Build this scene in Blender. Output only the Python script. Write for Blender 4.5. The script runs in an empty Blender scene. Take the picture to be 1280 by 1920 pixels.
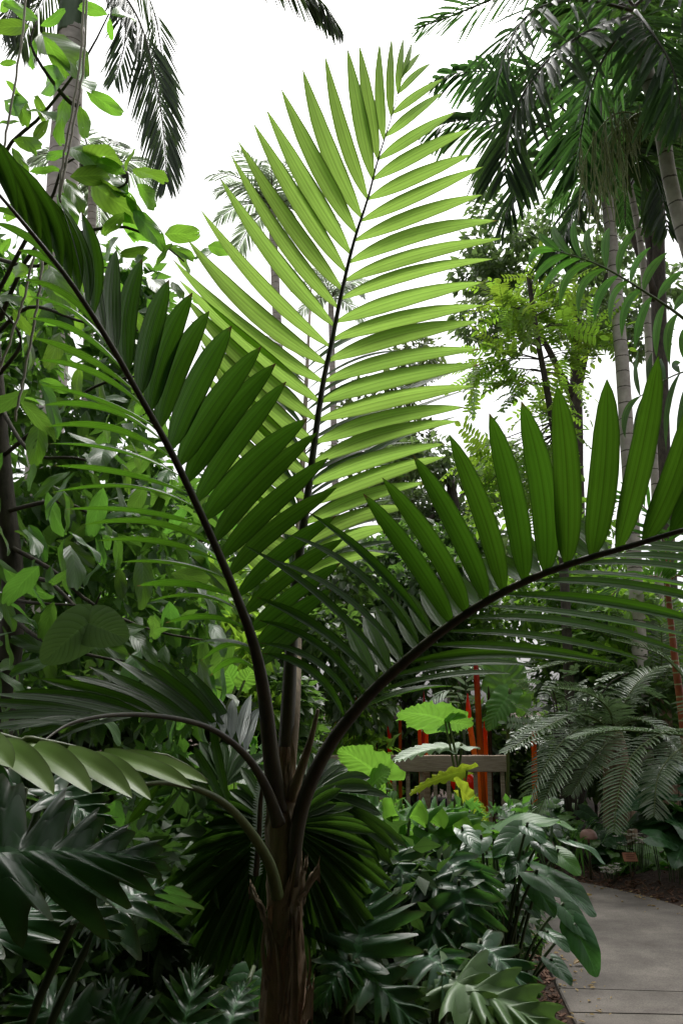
import bpy, math, random
import numpy as np
from mathutils import Vector, Matrix

random.seed(7); rng = np.random.default_rng(7)
sc = bpy.context.scene
col = sc.collection
R = math.radians

# ------------------------------------------------------------------ camera, sky, sun, exposure
CAM = np.array([0.0, 0.0, 1.55]); PITCH = R(13.0); F = 1598.0      # F in pixels of the 1280x1920 photograph
cam_data = bpy.data.cameras.new('camera'); cam = bpy.data.objects.new('camera', cam_data); col.objects.link(cam)
cam.location = CAM; cam.rotation_euler = (R(90) + PITCH, 0, 0)
cam_data.sensor_fit = 'VERTICAL'; cam_data.sensor_height = 24.0; cam_data.lens = 24.0 * F / 1920.0
cam_data.clip_start = 0.02; cam_data.clip_end = 2000
sc.camera = cam

SUN_EL, SUN_AZ = R(62), R(8)          # high, behind the palm: leaves are lit from behind
world = bpy.data.worlds.new('World'); sc.world = world; world.use_nodes = True
wn = world.node_tree.nodes; wl = world.node_tree.links
sky = wn.new('ShaderNodeTexSky'); sky.sky_type = 'NISHITA'; sky.sun_disc = False
sky.sun_elevation = SUN_EL; sky.sun_rotation = SUN_AZ; sky.dust_density = 6.0; sky.air_density = 1.0; sky.ozone_density = 0.5
hs = wn.new('ShaderNodeHueSaturation'); hs.inputs['Saturation'].default_value = 0.12     # overcast: the cloud greys the sky
wl.new(sky.outputs[0], hs.inputs['Color']); wl.new(hs.outputs[0], wn['Background'].inputs[0])
wn['Background'].inputs[1].default_value = 0.15

sun_data = bpy.data.lights.new('sun', 'SUN'); sun_data.energy = 1.5; sun_data.angle = R(20); sun_data.color = (1, .97, .92)
sun = bpy.data.objects.new('sun', sun_data); col.objects.link(sun)
sun.rotation_euler = (R(90) - SUN_EL, 0, math.pi - SUN_AZ)
sun.rotation_euler = Vector((-math.sin(SUN_AZ) * math.cos(SUN_EL), -math.cos(SUN_AZ) * math.cos(SUN_EL), -math.sin(SUN_EL))).to_track_quat('-Z', 'Y').to_euler()

sc.view_settings.view_transform = 'Standard'; sc.view_settings.look = 'None'
sc.view_settings.gamma = 1; sc.view_settings.exposure = 0.75
sc.render.engine = 'CYCLES'
cy = sc.cycles
cy.max_bounces = 6; cy.diffuse_bounces = 4; cy.glossy_bounces = 2; cy.transmission_bounces = 4; cy.transparent_max_bounces = 8
cy.use_adaptive_sampling = True; cy.adaptive_threshold = .02
cy.use_denoising = True
try: cy.denoiser = 'OPENIMAGEDENOISE'
except Exception: pass
cy.sample_clamp_indirect = 6.0; cy.caustics_reflective = False; cy.caustics_refractive = False

# ------------------------------------------------------------------ geometry helpers
CA, SA = math.cos(PITCH), math.sin(PITCH)
def P(px, py, Y):
    """point seen at pixel (px, py) of the photograph, standing Y metres in front of the camera"""
    x = (px - 640) / F; y = -(py - 960) / F
    d = np.array([x, CA - y * SA, SA + y * CA])
    return CAM + d * (Y / d[1])
def GP(px, py, z=0.0):
    """point on the ground seen at a pixel"""
    x = (px - 640) / F; y = -(py - 960) / F
    d = np.array([x, CA - y * SA, SA + y * CA])
    return CAM + d * ((z - CAM[2]) / d[2])
def unit(v): return v / (np.linalg.norm(v) + 1e-12)
def ground_under(p): return np.array([p[0], p[1], 0.0])

class MB:
    def __init__(s): s.v = []; s.f = []; s.uv = []; s.m = []; s.n = 0
    def add(s, verts, faces, uvs, mi=0):
        o = s.n
        s.v.extend(map(tuple, verts)); s.uv.extend(map(tuple, uvs)); s.n += len(verts)
        s.f.extend(tuple(i + o for i in f) for f in faces); s.m.extend([mi] * len(faces))
    def grid(s, G, U, mi=0, wrap=False):
        """G: (rows, cols, 3); U: (rows, cols, 2)"""
        r, c = G.shape[:2]; fs = []
        for i in range(r - 1):
            for j in range(c - (0 if wrap else 1)):
                k = (j + 1) % c
                fs.append((i * c + j, i * c + k, (i + 1) * c + k, (i + 1) * c + j))
        s.add(G.reshape(-1, 3), fs, U.reshape(-1, 2), mi)
    def tube(s, pts, rad, sides=8, mi=0, caps=True, wob=0.0):
        pts = np.array(pts, float); n = len(pts)
        if np.isscalar(rad): rad = [rad] * n
        G = np.zeros((n, sides, 3)); U = np.zeros((n, sides, 2)); ref = None; L = 0
        for i in range(n):
            T = unit(pts[min(i + 1, n - 1)] - pts[max(i - 1, 0)])
            if ref is None: ref = np.array([0, 1, 0.]) if abs(T[1]) < .9 else np.array([1, 0, 0.])
            A = unit(ref - T * ref.dot(T)); B = np.cross(T, A); ref = A
            if i: L += np.linalg.norm(pts[i] - pts[i - 1])
            for j in range(sides):
                a = 2 * math.pi * j / sides
                r = rad[i] * (1 + (wob * (random.random() - .5) if wob else 0))
                G[i, j] = pts[i] + r * (math.cos(a) * A + math.sin(a) * B); U[i, j] = (j / sides, L)
        o = s.n; s.grid(G, U, mi, True)
        if caps:
            s.f.append(tuple(o + (n - 1) * sides + j for j in range(sides))); s.m.append(mi)
            s.f.append(tuple(o + sides - 1 - j for j in range(sides))); s.m.append(mi)
    def box(s, c, h, mi=0, rot=None):
        c = np.array(c, float); V = []
        for x in (-1, 1):
            for y in (-1, 1):
                for z in (-1, 1):
                    d = np.array([x * h[0], y * h[1], z * h[2]])
                    V.append(c + (rot @ d if rot is not None else d))
        s.add(V, [(0, 1, 3, 2), (4, 6, 7, 5), (0, 4, 5, 1), (2, 3, 7, 6), (0, 2, 6, 4), (1, 5, 7, 3)], [(0, 0)] * 8, mi)
    def mesh(s, name, mats, smooth=True):
        me = bpy.data.meshes.new(name)
        me.from_pydata(s.v, [], s.f)
        if s.uv:
            lay = me.uv_layers.new(name='UVMap')
            idx = np.zeros(len(me.loops), np.int32); me.loops.foreach_get('vertex_index', idx)
            lay.data.foreach_set('uv', np.array(s.uv, np.float32)[idx].ravel())
        for m in (mats if isinstance(mats, (list, tuple)) else [mats]): me.materials.append(m)
        if len(me.materials) > 1: me.polygons.foreach_set('material_index', np.array(s.m, np.int32))
        if smooth: me.polygons.foreach_set('use_smooth', [True] * len(me.polygons))
        me.update(); return me

WM = {}                                   # world matrices, kept by hand
def link(name, data, parent=None, M=None):
    o = bpy.data.objects.new(name, data); col.objects.link(o)
    M = M or Matrix.Identity(4)
    if parent is not None:
        o.parent = parent; o.matrix_parent_inverse = WM[parent.name].inverted()
    o.matrix_basis = M; WM[o.name] = M
    return o
def tag(o, label=None, cat=None, group=None, kind=None):
    if label: o['label'] = label
    if cat: o['category'] = cat
    if group: o['group'] = group
    if kind: o['kind'] = kind
    return o
def thing(name, label, cat, loc, group=None):
    return tag(link(name, None, None, Matrix.Translation(Vector(loc))), label, cat, group)

# ------------------------------------------------------------------ materials
def mat(name):
    m = bpy.data.materials.new(name); m.use_nodes = True
    nt = m.node_tree; return m, nt, nt.nodes, nt.links, nt.nodes['Principled BSDF']
def leaf_mat(name, c, t, rough=.38, tf=.45, stripes=0, pinnate=0, var=.22, bump=.25, spec=.5, blotch=0.25, edge=None, mid=None, brown=0, holes=0):
    m, nt, N, L, b = mat(name)
    uv = N.new('ShaderNodeUVMap'); sep = N.new('ShaderNodeSeparateXYZ'); L.new(uv.outputs[0], sep.inputs[0])
    def mth(op, a, bb=None):
        n = N.new('ShaderNodeMath'); n.operation = op
        for i, x in enumerate((a, bb)):
            if x is None: continue
            if isinstance(x, (int, float)): n.inputs[i].default_value = x
            else: L.new(x, n.inputs[i])
        return n.outputs[0]
    u, v = sep.outputs[0], sep.outputs[1]
    au = mth('ABSOLUTE', mth('SUBTRACT', u, .5))              # 0 on the midrib, .5 at the margin
    if stripes:
        w = mth('SINE', mth('MULTIPLY', u, stripes * 6.283))
        w2 = mth('SINE', mth('MULTIPLY', u, stripes * 6.283 * 2.7))
        h = mth('ADD', mth('MULTIPLY', w, .5), mth('MULTIPLY', w2, .3))
    elif pinnate:
        ph = mth('ADD', mth('MULTIPLY', v, pinnate), mth('MULTIPLY', au, -pinnate * .32))
        h = mth('POWER', mth('ABSOLUTE', mth('SINE', mth('MULTIPLY', ph, 3.1416))), .5)
    else:
        h = mth('MULTIPLY', u, 0.0)
    no = N.new('ShaderNodeTexNoise'); no.inputs['Scale'].default_value = 9; no.inputs['Detail'].default_value = 2
    geo = N.new('ShaderNodeNewGeometry'); L.new(geo.outputs['Position'], no.inputs['Vector'])
    oi = N.new('ShaderNodeObjectInfo')
    rnd = mth('ADD', mth('MULTIPLY', mth('SUBTRACT', oi.outputs['Random'], .5), var * 1.6),
              mth('MULTIPLY', mth('SUBTRACT', no.outputs[0], .5), blotch * 2))
    val = mth('ADD', mth('ADD', 1.0, rnd), mth('MULTIPLY', h, .20 if stripes else .26))
    midm = mth('LESS_THAN', au, .035)
    val = mth('ADD', val, mth('MULTIPLY', midm, -.25 if mid is None else mid))
    hue = mth('ADD', .5, mth('MULTIPLY', mth('SUBTRACT', oi.outputs['Random'], .5), .07 * var))
    def shaded(cc):
        hsv = N.new('ShaderNodeHueSaturation'); hsv.inputs['Color'].default_value = (*cc, 1)
        L.new(val, hsv.inputs['Value']); L.new(hue, hsv.inputs['Hue'])
        out = hsv.outputs[0]
        if edge:
            mx = N.new('ShaderNodeMix'); mx.data_type = 'RGBA'
            L.new(mth('MULTIPLY', mth('POWER', mth('MULTIPLY', au, 2.0), 8.0), .8), mx.inputs[0])
            L.new(out, mx.inputs[6]); mx.inputs[7].default_value = (*edge, 1); out = mx.outputs[2]
        if brown:
            mx = N.new('ShaderNodeMix'); mx.data_type = 'RGBA'
            mr = N.new('ShaderNodeMapRange'); mr.inputs[1].default_value = .955; mr.inputs[2].default_value = .99
            L.new(mth('ADD', v, mth('MULTIPLY', mth('SUBTRACT', oi.outputs['Random'], .75), .07)), mr.inputs[0])
            L.new(mr.outputs[0], mx.inputs[0]); L.new(out, mx.inputs[6]); mx.inputs[7].default_value = (.12, .075, .03, 1); out = mx.outputs[2]
        return out
    L.new(shaded(c), b.inputs['Base Color']); b.inputs['Specular IOR Level'].default_value = spec
    rr = mth('ADD', rough - .06, mth('MULTIPLY', no.outputs[0], .14)); L.new(rr, b.inputs['Roughness'])
    tr = N.new('ShaderNodeBsdfTranslucent'); L.new(shaded(t), tr.inputs[0])
    bp = N.new('ShaderNodeBump'); bp.inputs['Strength'].default_value = bump; bp.inputs['Distance'].default_value = .004
    L.new(mth('ADD', h, mth('MULTIPLY', no.outputs[0], 1.2)), bp.inputs['Height']); L.new(bp.outputs[0], b.inputs['Normal'])
    mix = N.new('ShaderNodeMixShader'); mix.inputs[0].default_value = tf
    L.new(b.outputs[0], mix.inputs[1]); L.new(tr.outputs[0], mix.inputs[2])
    fin = mix.outputs[0]
    if holes:                                   # insect holes
        hn = N.new('ShaderNodeTexNoise'); hn.noise_dimensions = '4D'; hn.inputs['Scale'].default_value = 6; hn.inputs['Detail'].default_value = 1
        L.new(uv.outputs[0], hn.inputs['Vector']); L.new(mth('MULTIPLY', oi.outputs['Random'], 37.0), hn.inputs['W'])
        tp_ = N.new('ShaderNodeBsdfTransparent'); m2 = N.new('ShaderNodeMixShader')
        L.new(mth('GREATER_THAN', hn.outputs[0], .735), m2.inputs[0]); L.new(fin, m2.inputs[1]); L.new(tp_.outputs[0], m2.inputs[2]); fin = m2.outputs[0]
    L.new(fin, N['Material Output'].inputs[0])
    return m
def rough_mat(name, c1, c2, scale=12, stretch=(1, 1, 1), rough=.85, bump=.5, dist=.01, detail=6, spec=.3, ramp=(.3, .7), rings=None):
    m, nt, N, L, b = mat(name)
    geo = N.new('ShaderNodeNewGeometry'); mp = N.new('ShaderNodeMapping'); L.new(geo.outputs['Position'], mp.inputs[0])
    mp.inputs['Scale'].default_value = stretch
    no = N.new('ShaderNodeTexNoise'); no.inputs['Scale'].default_value = scale; no.inputs['Detail'].default_value = detail
    no.inputs['Roughness'].default_value = .65; L.new(mp.outputs[0], no.inputs['Vector'])
    rp = N.new('ShaderNodeValToRGB'); rp.color_ramp.elements[0].position, rp.color_ramp.elements[1].position = ramp
    rp.color_ramp.elements[0].color = (*c1, 1); rp.color_ramp.elements[1].color = (*c2, 1); L.new(no.outputs[0], rp.inputs[0])
    out = rp.outputs[0]; hgt = no.outputs[0]
    if rings:
        uv = N.new('ShaderNodeUVMap'); sp = N.new('ShaderNodeSeparateXYZ'); L.new(uv.outputs[0], sp.inputs[0])
        def mth(op, a, bb):
            n = N.new('ShaderNodeMath'); n.operation = op
            for i, x in enumerate((a, bb)):
                if isinstance(x, (int, float)): n.inputs[i].default_value = x
                else: L.new(x, n.inputs[i])
            return n.outputs[0]
        fr = mth('FRACT', mth('ADD', mth('DIVIDE', sp.outputs[1], rings[0]), mth('MULTIPLY', no.outputs[0], .25)), 0)
        k = mth('LESS_THAN', fr, rings[1])
        mx = N.new('ShaderNodeMix'); mx.data_type = 'RGBA'; L.new(k, mx.inputs[0]); L.new(out, mx.inputs[6]); mx.inputs[7].default_value = (*rings[2], 1)
        out = mx.outputs[2]; hgt = mth('SUBTRACT', no.outputs[0], mth('MULTIPLY', k, .5))
    L.new(out, b.inputs['Base Color']); b.inputs['Roughness'].default_value = rough; b.inputs['Specular IOR Level'].default_value = spec
    bp = N.new('ShaderNodeBump'); bp.inputs['Strength'].default_value = bump; bp.inputs['Distance'].default_value = dist
    L.new(hgt, bp.inputs['Height']); L.new(bp.outputs[0], b.inputs['Normal'])
    return m

M_palm_young = leaf_mat('young palm leaflet', (.10, .18, .035), (.33, .55, .09), .40, .60, stripes=5, var=.08, blotch=.12, edge=(.05, .06, .015), brown=1)
M_palm = leaf_mat('palm leaflet', (.026, .078, .013), (.085, .22, .012), .33, .48, stripes=5, var=.10, blotch=.15, edge=(.025, .045, .01), spec=.24, brown=1)
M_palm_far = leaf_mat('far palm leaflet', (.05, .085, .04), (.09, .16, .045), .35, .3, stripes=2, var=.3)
M_palm_hazy = leaf_mat('hazy palm leaflet', (.17, .22, .15), (.30, .38, .24), .5, .5, stripes=2, var=.2)  # glare-washed paleness of far leaves put into the colour
M_palm_dark = leaf_mat('dark palm leaflet', (.032, .065, .026), (.075, .17, .032), .42, .45, stripes=3, var=.3, spec=.25)
M_palm_bright = leaf_mat('bright palm leaflet', (.035, .10, .018), (.11, .30, .03), .36, .5, stripes=2, var=.15, spec=.22)
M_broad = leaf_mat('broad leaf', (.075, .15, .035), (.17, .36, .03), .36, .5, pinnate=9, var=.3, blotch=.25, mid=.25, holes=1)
M_broad_shade = leaf_mat('shaded broad leaf', (.055, .11, .038), (.12, .27, .03), .36, .45, pinnate=9, var=.35, mid=.2, spec=.3)  # darker copy of the broad leaf, shade put into its colour
M_light = leaf_mat('light green leaflet', (.13, .24, .03), (.28, .48, .04), .42, .5, var=.3)
M_tree = leaf_mat('tree leaf', (.06, .11, .035), (.13, .27, .04), .42, .45, var=.3, blotch=.35)
M_under_shade = leaf_mat('shaded undergrowth leaf', (.035, .065, .022), (.06, .13, .02), .45, .4, var=.3, blotch=.35, spec=.2)  # darker than the tree leaf: deep shade put into the base colour
M_tree_pale = leaf_mat('pale tree leaf', (.10, .15, .06), (.17, .26, .07), .5, .4, var=.3, blotch=.35)  # tree leaf paled, washed-out glare of distance put into the colour
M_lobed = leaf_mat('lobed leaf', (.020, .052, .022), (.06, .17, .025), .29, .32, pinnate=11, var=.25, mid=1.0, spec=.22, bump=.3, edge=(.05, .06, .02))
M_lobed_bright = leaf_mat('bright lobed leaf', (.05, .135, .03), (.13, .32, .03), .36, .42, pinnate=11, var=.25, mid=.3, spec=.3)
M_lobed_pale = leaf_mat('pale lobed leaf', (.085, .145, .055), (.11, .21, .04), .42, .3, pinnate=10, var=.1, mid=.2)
M_heart = leaf_mat('heart leaf', (.028, .075, .028), (.07, .19, .03), .26, .3, pinnate=7, var=.3, mid=.6, spec=.28, bump=.3)
M_ear = leaf_mat('elephant ear leaf', (.09, .21, .035), (.15, .34, .035), .45, .5, pinnate=10, var=.2, mid=.3)
M_ear_pale = leaf_mat('pale elephant ear leaf', (.30, .38, .27), (.2, .3, .15), .4, .25, pinnate=10, var=.1, mid=.25)
M_ear_yellow = leaf_mat('yellow green leaf', (.24, .31, .03), (.36, .46, .03), .45, .5, pinnate=9, var=.15, mid=.25)
M_cycad = leaf_mat('cycad leaflet', (.17, .235, .13), (.18, .30, .11), .26, .3, var=.2, spec=.7)  # sky reflection put into the pale base colour
M_fern = leaf_mat('fern leaflet', (.07, .15, .04), (.12, .28, .04), .4, .4, var=.25)
M_fan = leaf_mat('fan palm segment', (.028, .07, .013), (.048, .125, .012), .40, .42, stripes=2, spec=.2, var=.25)
M_grey_leaflet = leaf_mat('pale grey leaflet', (.22, .27, .24), (.2, .26, .2), .4, .2, stripes=3, var=.15)  # grey sheen put into the leaflet colour; the pale stalk teeth share it
M_straw = leaf_mat('straw leaf', (.28, .20, .07), (.3, .2, .06), .6, .3, var=.3)
M_rachis = rough_mat('frond stalk', (.026, .021, .011), (.075, .065, .030), 30, (1, 1, .25), .45, .3, .003, spec=.45)
M_petiole = rough_mat('green leaf stalk', (.055, .085, .018), (.12, .16, .04), 25, (1, 1, .25), .45, .25, .003, spec=.4)
M_stem_dark = rough_mat('dark leaf stalk', (.03, .05, .015), (.06, .08, .03), 25, (1, 1, .25), .5, .25, .003)
M_fibre = rough_mat('fibrous palm bark', (.07, .047, .03), (.44, .31, .20), 42, (1, 1, .06), .85, .9, .012)
M_sheath = rough_mat('leaf sheath', (.10, .08, .052), (.36, .285, .19), 34, (1, 1, .10), .7, .7, .008)
M_bark = rough_mat('branch bark', (.035, .03, .025), (.10, .085, .065), 22, (1, 1, .4), .85, .6, .01)
M_greytrunk = rough_mat('grey palm trunk', (.36, .32, .29), (.58, .53, .49), 7, (1, 1, 1.5), .8, .3, .01, rings=(.16, .09, (.17, .14, .12)))
M_ringtrunk = rough_mat('ringed palm trunk', (.28, .255, .22), (.50, .46, .40), 8, (1, 1, 1), .7, .3, .01, rings=(.22, .07, (.09, .075, .06)))
M_shaft = rough_mat('green crownshaft', (.09, .14, .08), (.16, .22, .13), 6, (1, 1, .2), .4, .1, .005)
M_redstem = rough_mat('red ringed stem', (.22, .03, .015), (.30, .11, .04), 7, (1, 1, .6), .4, .15, .004, rings=(.12, .12, (.30, .33, .16)))
M_vine = rough_mat('hanging aerial root', (.42, .36, .31), (.62, .56, .5), 40, (1, 1, .2), .8, .4, .003)
M_concrete = rough_mat('weathered concrete', (.070, .060, .051), (.165, .146, .126), 2.6, (1, 1, 1), .85, .25, .004, detail=10)
nt = M_concrete.node_tree; bb = nt.nodes['Principled BSDF']; src = bb.inputs['Base Color'].links[0].from_socket
pg = nt.nodes.new('ShaderNodeNewGeometry'); n2 = nt.nodes.new('ShaderNodeTexNoise'); n2.inputs['Scale'].default_value = 1.1; n2.inputs['Detail'].default_value = 5; nt.links.new(pg.outputs['Position'], n2.inputs['Vector'])
n3 = nt.nodes.new('ShaderNodeTexNoise'); n3.inputs['Scale'].default_value = 130; n3.inputs['Detail'].default_value = 2; nt.links.new(pg.outputs['Position'], n3.inputs['Vector'])
r2 = nt.nodes.new('ShaderNodeMapRange'); r2.inputs[1].default_value = .35; r2.inputs[2].default_value = .65; r2.inputs[3].default_value = .62; r2.inputs[4].default_value = 1.15; nt.links.new(n2.outputs[0], r2.inputs[0])
r3 = nt.nodes.new('ShaderNodeMapRange'); r3.inputs[1].default_value = .3; r3.inputs[2].default_value = .7; r3.inputs[3].default_value = .75; r3.inputs[4].default_value = 1.25; nt.links.new(n3.outputs[0], r3.inputs[0])
mm = nt.nodes.new('ShaderNodeMath'); mm.operation = 'MULTIPLY'; nt.links.new(r2.outputs[0], mm.inputs[0]); nt.links.new(r3.outputs[0], mm.inputs[1])
hv = nt.nodes.new('ShaderNodeHueSaturation'); nt.links.new(mm.outputs[0], hv.inputs['Value']); nt.links.new(src, hv.inputs['Color']); nt.links.new(hv.outputs[0], bb.inputs['Base Color'])
M_joint = rough_mat('path joint', (.05, .045, .04), (.09, .08, .07), 12)
M_soil = rough_mat('mulch soil', (.018, .012, .009), (.075, .045, .03), 26, (1, 1, 1), .95, 1.0, .03, detail=10)
M_chip = rough_mat('mulch chip', (.05, .024, .014), (.15, .08, .05), 60, rough=.9)
M_wood = rough_mat('weathered fence wood', (.22, .165, .12), (.50, .41, .32), 16, (.35, 3, 6), .85, .6, .006, detail=9)
M_sign = rough_mat('terracotta sign', (.42, .17, .10), (.50, .22, .14), 30, rough=.6, bump=.1)
M_signink = rough_mat('sign print', (.10, .05, .04), (.14, .07, .05), 30, rough=.6)
M_copper = rough_mat('aged copper', (.30, .15, .12), (.42, .24, .20), 20, rough=.45, bump=.15, spec=.5)
M_petal = leaf_mat('white bract', (.70, .66, .60), (.6, .55, .45), .6, .3, var=.2)
M_fruit = rough_mat('olive flower strand', (.16, .20, .06), (.27, .31, .12), 60, rough=.6)
def glass_mat(name, stops):
    m, nt, N, L, b = mat(name)
    uv = N.new('ShaderNodeUVMap'); sp = N.new('ShaderNodeSeparateXYZ'); L.new(uv.outputs[0], sp.inputs[0])
    mr = N.new('ShaderNodeMapRange'); mr.inputs[1].default_value = 0; mr.inputs[2].default_value = 2.2; L.new(sp.outputs[1], mr.inputs[0])
    rp = N.new('ShaderNodeValToRGB'); L.new(mr.outputs[0], rp.inputs[0])
    e = rp.color_ramp.elements
    e[0].position, e[0].color = stops[0][0], (*stops[0][1], 1); e[1].position, e[1].color = stops[-1][0], (*stops[-1][1], 1)
    for p, c in stops[1:-1]:
        q = e.new(p); q.color = (*c, 1)
    L.new(rp.outputs[0], b.inputs['Base Color']); b.inputs['Roughness'].default_value = .12; b.inputs['Coat Weight'].default_value = .5
    tr = N.new('ShaderNodeBsdfTranslucent'); L.new(rp.outputs[0], tr.inputs[0])
    mx = N.new('ShaderNodeMixShader'); mx.inputs[0].default_value = .6
    L.new(b.outputs[0], mx.inputs[1]); L.new(tr.outputs[0], mx.inputs[2]); L.new(mx.outputs[0], N['Material Output'].inputs[0])
    return m
M_glass_or = glass_mat('orange red glass', [(0, (.85, .30, .02)), (.65, (.95, .30, .02)), (.86, (.95, .12, .015)), (1, (.55, .015, .02))])
M_glass_red = glass_mat('red glass', [(0, (.55, .06, .02)), (.6, (.85, .05, .015)), (1, (.45, .01, .015))])
M_glass_amber = glass_mat('brown amber glass', [(0, (.60, .22, .02)), (.7, (.55, .15, .02)), (.88, (.50, .03, .02)), (1, (.10, .01, .01))])
M_glass_dark = glass_mat('dark brown glass', [(0, (.12, .05, .015)), (1, (.05, .015, .01))])

# ------------------------------------------------------------------ leaf builders
PROF_T = [0, .04, .12, .28, .48, .70, .86, .95, 1]; PROF_W = [.12, .25, .55, .9, 1, .85, .5, .22, .02]
def leaflet(mb, base, tip, width, nrm, arch=(0, 0, 0), segs=11, cols=5, fold=.16, prof=PROF_W, mi=0, twist=0, wavy=0):
    base = np.asarray(base, float); tip = np.asarray(tip, float)
    ctl = (base + tip) / 2 + 2 * np.asarray(arch, float)
    G = np.zeros((segs, cols, 3)); U = np.zeros((segs, cols, 2)); ph = random.random() * 6
    for i in range(segs):
        t = i / (segs - 1)
        p = (1 - t) ** 2 * base + 2 * t * (1 - t) * ctl + t * t * tip
        T = unit(2 * (1 - t) * (ctl - base) + 2 * t * (tip - ctl))
        n = unit(nrm - T * np.dot(nrm, T)); s = np.cross(T, n)
        if twist:
            a = twist * t; n, s = n * math.cos(a) + s * math.sin(a), s * math.cos(a) - n * math.sin(a)
        w = np.interp(t, PROF_T, prof) * width / 2
        for j in range(cols):
            q = 2 * j / (cols - 1) - 1
            G[i, j] = p + s * q * w + n * (abs(q) - .4) * w * fold * 2 + n * (wavy * w * q * math.sin(t * 7 + ph) if wavy else 0)
            U[i, j] = (q * .5 + .5, t)
    mb.grid(G, U, mi)
def tocam(p): return unit(CAM - p)
def rot_about(v, ax, a):
    ax = unit(ax); return v * math.cos(a) + np.cross(ax, v) * math.sin(a) + ax * ax.dot(v) * (1 - math.cos(a))
def catmull(pts, n):
    pts = np.array(pts, float); m = len(pts); out = []
    for i in range(n):
        u = i / (n - 1) * (m - 1); k = min(int(u), m - 2); t = u - k
        p0, p1, p2, p3 = pts[max(k - 1, 0)], pts[k], pts[k + 1], pts[min(k + 2, m - 1)]
        out.append(.5 * ((2 * p1) + (-p0 + p2) * t + (2 * p0 - 5 * p1 + 4 * p2 - p3) * t * t + (-p0 + 3 * p1 - 3 * p2 + p3) * t ** 3))
    return np.array(out)
def blade(name, m, W, ang, ns=22, nw=5, lobes=0, sinus=.35, cup=.15, droop=.25, wave=.0, curl=.35, sub=0):
    """a leaf of length 1 along +Y, facing +Z: lateral veins leave the midrib at ang(s) and reach out to W(s)"""
    mb = MB(); ph = random.random() * 6
    for sd in (-1, 1):
        G = np.zeros((ns, nw + 1, 3)); U = np.zeros((ns, nw + 1, 2))
        jit = [random.uniform(.82, 1.12) for _ in range(lobes + 2)]
        for i in range(ns):
            s = i / (ns - 1); w = W(s); a0 = ang(s); f = 0
            if lobes:
                f = (s * lobes + (.5 if sd > 0 else .35)); k = int(f); fr = f - k
                pr = max(0., math.sin(math.pi * fr ** .85)) ** (.95 if sub else .75)
                if sub: pr *= 1 - .42 * (.5 - .5 * math.cos(2 * math.pi * (fr * 2.5 + .25))) * min(1, pr * 1.3)
                w *= (sinus + (1 - sinus) * pr) * jit[min(k, lobes + 1)]
            x, y, px_ = 0., s, 0.
            for j in range(nw + 1):
                r = j / nw; a = a0 - curl * r
                if j: x += w / nw * math.sin(a); y += w / nw * math.cos(a)
                z = -droop * max(y, 0) ** 2 + cup * x * (1 - .9 * x) - droop * .9 * x * x
                z += wave * r * math.sin(s * (lobes or 1.6) * 6.283 + ph) * (.5 + w)
                G[i, j] = (sd * x, y, z); U[i, j] = (.5 + sd * .5 * r, s)
        if sd < 0: G = G[:, ::-1]; U = U[:, ::-1]
        mb.grid(G, U)
    return mb.mesh(name, m)
def interp(xs, ys): return lambda s: float(np.interp(s, xs, ys))
def ovate(m, w=.30, **k): return blade('leaf', m, interp([0, .08, .3, .55, .8, .93, 1], [.02, w * .7, w * 1.15, w * 1.1, w * .75, w * .35, .0]), interp([0, 1], [1.25, .55]), ns=12, nw=3, **k)
def heart(m, **k): return blade('leaf', m, interp([0, .06, .2, .45, .7, .9, 1], [.36, .43, .46, .40, .27, .11, .0]), interp([0, .1, .3, 1], [2.65, 1.9, 1.35, .7]), ns=18, nw=5, **k)
def ear(m, **k): return blade('leaf', m, interp([0, .05, .2, .45, .7, .9, 1], [.30, .40, .45, .42, .30, .14, .0]), interp([0, .12, .3, 1], [2.55, 1.8, 1.3, .6]), ns=44, nw=5, lobes=10, sinus=.94, **k)
def lobed(m, n=8, sinus=.26, **k): return blade('leaf', m, interp([0, .06, .2, .45, .7, .9, 1], [.40, .56, .66, .58, .44, .30, .18]), interp([0, .1, .3, .7, 1], [2.3, 1.75, 1.25, .8, .35]), ns=n * 16, nw=8, lobes=n, sinus=sinus, **k)

def leaf_matrix(base, tip, nrm, wid=1.0):
    base = np.asarray(base, float); tip = np.asarray(tip, float)
    y = tip - base; Ln = np.linalg.norm(y); y = y / Ln
    n = unit(nrm - y * np.dot(nrm, y)); x = np.cross(y, n)
    M = Matrix.Identity(4)
    for i in range(3): M[i][0] = x[i] * Ln * wid; M[i][1] = y[i] * Ln; M[i][2] = n[i] * Ln; M[i][3] = base[i]
    return M
UP = np.array([0, 0, 1.])
def facing(p, up=.5, cam_=.6, jit=.25):
    return unit(UP * up + tocam(p) * cam_ + rng.normal(0, jit, 3))
def put_leaf(parent, me, base, tip, nrm, wid=1.0, name='leaf'):
    return link(name, me, parent, leaf_matrix(base, tip, nrm, wid))
def stalk(parent, pts, r0, r1, m, name='leaf_stalk', n=10, sides=6):
    pts = catmull(pts, n); mb = MB(); mb.tube(pts, list(np.linspace(r0, r1, n)), sides)
    return link(name, mb.mesh(name, m), parent)

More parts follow.
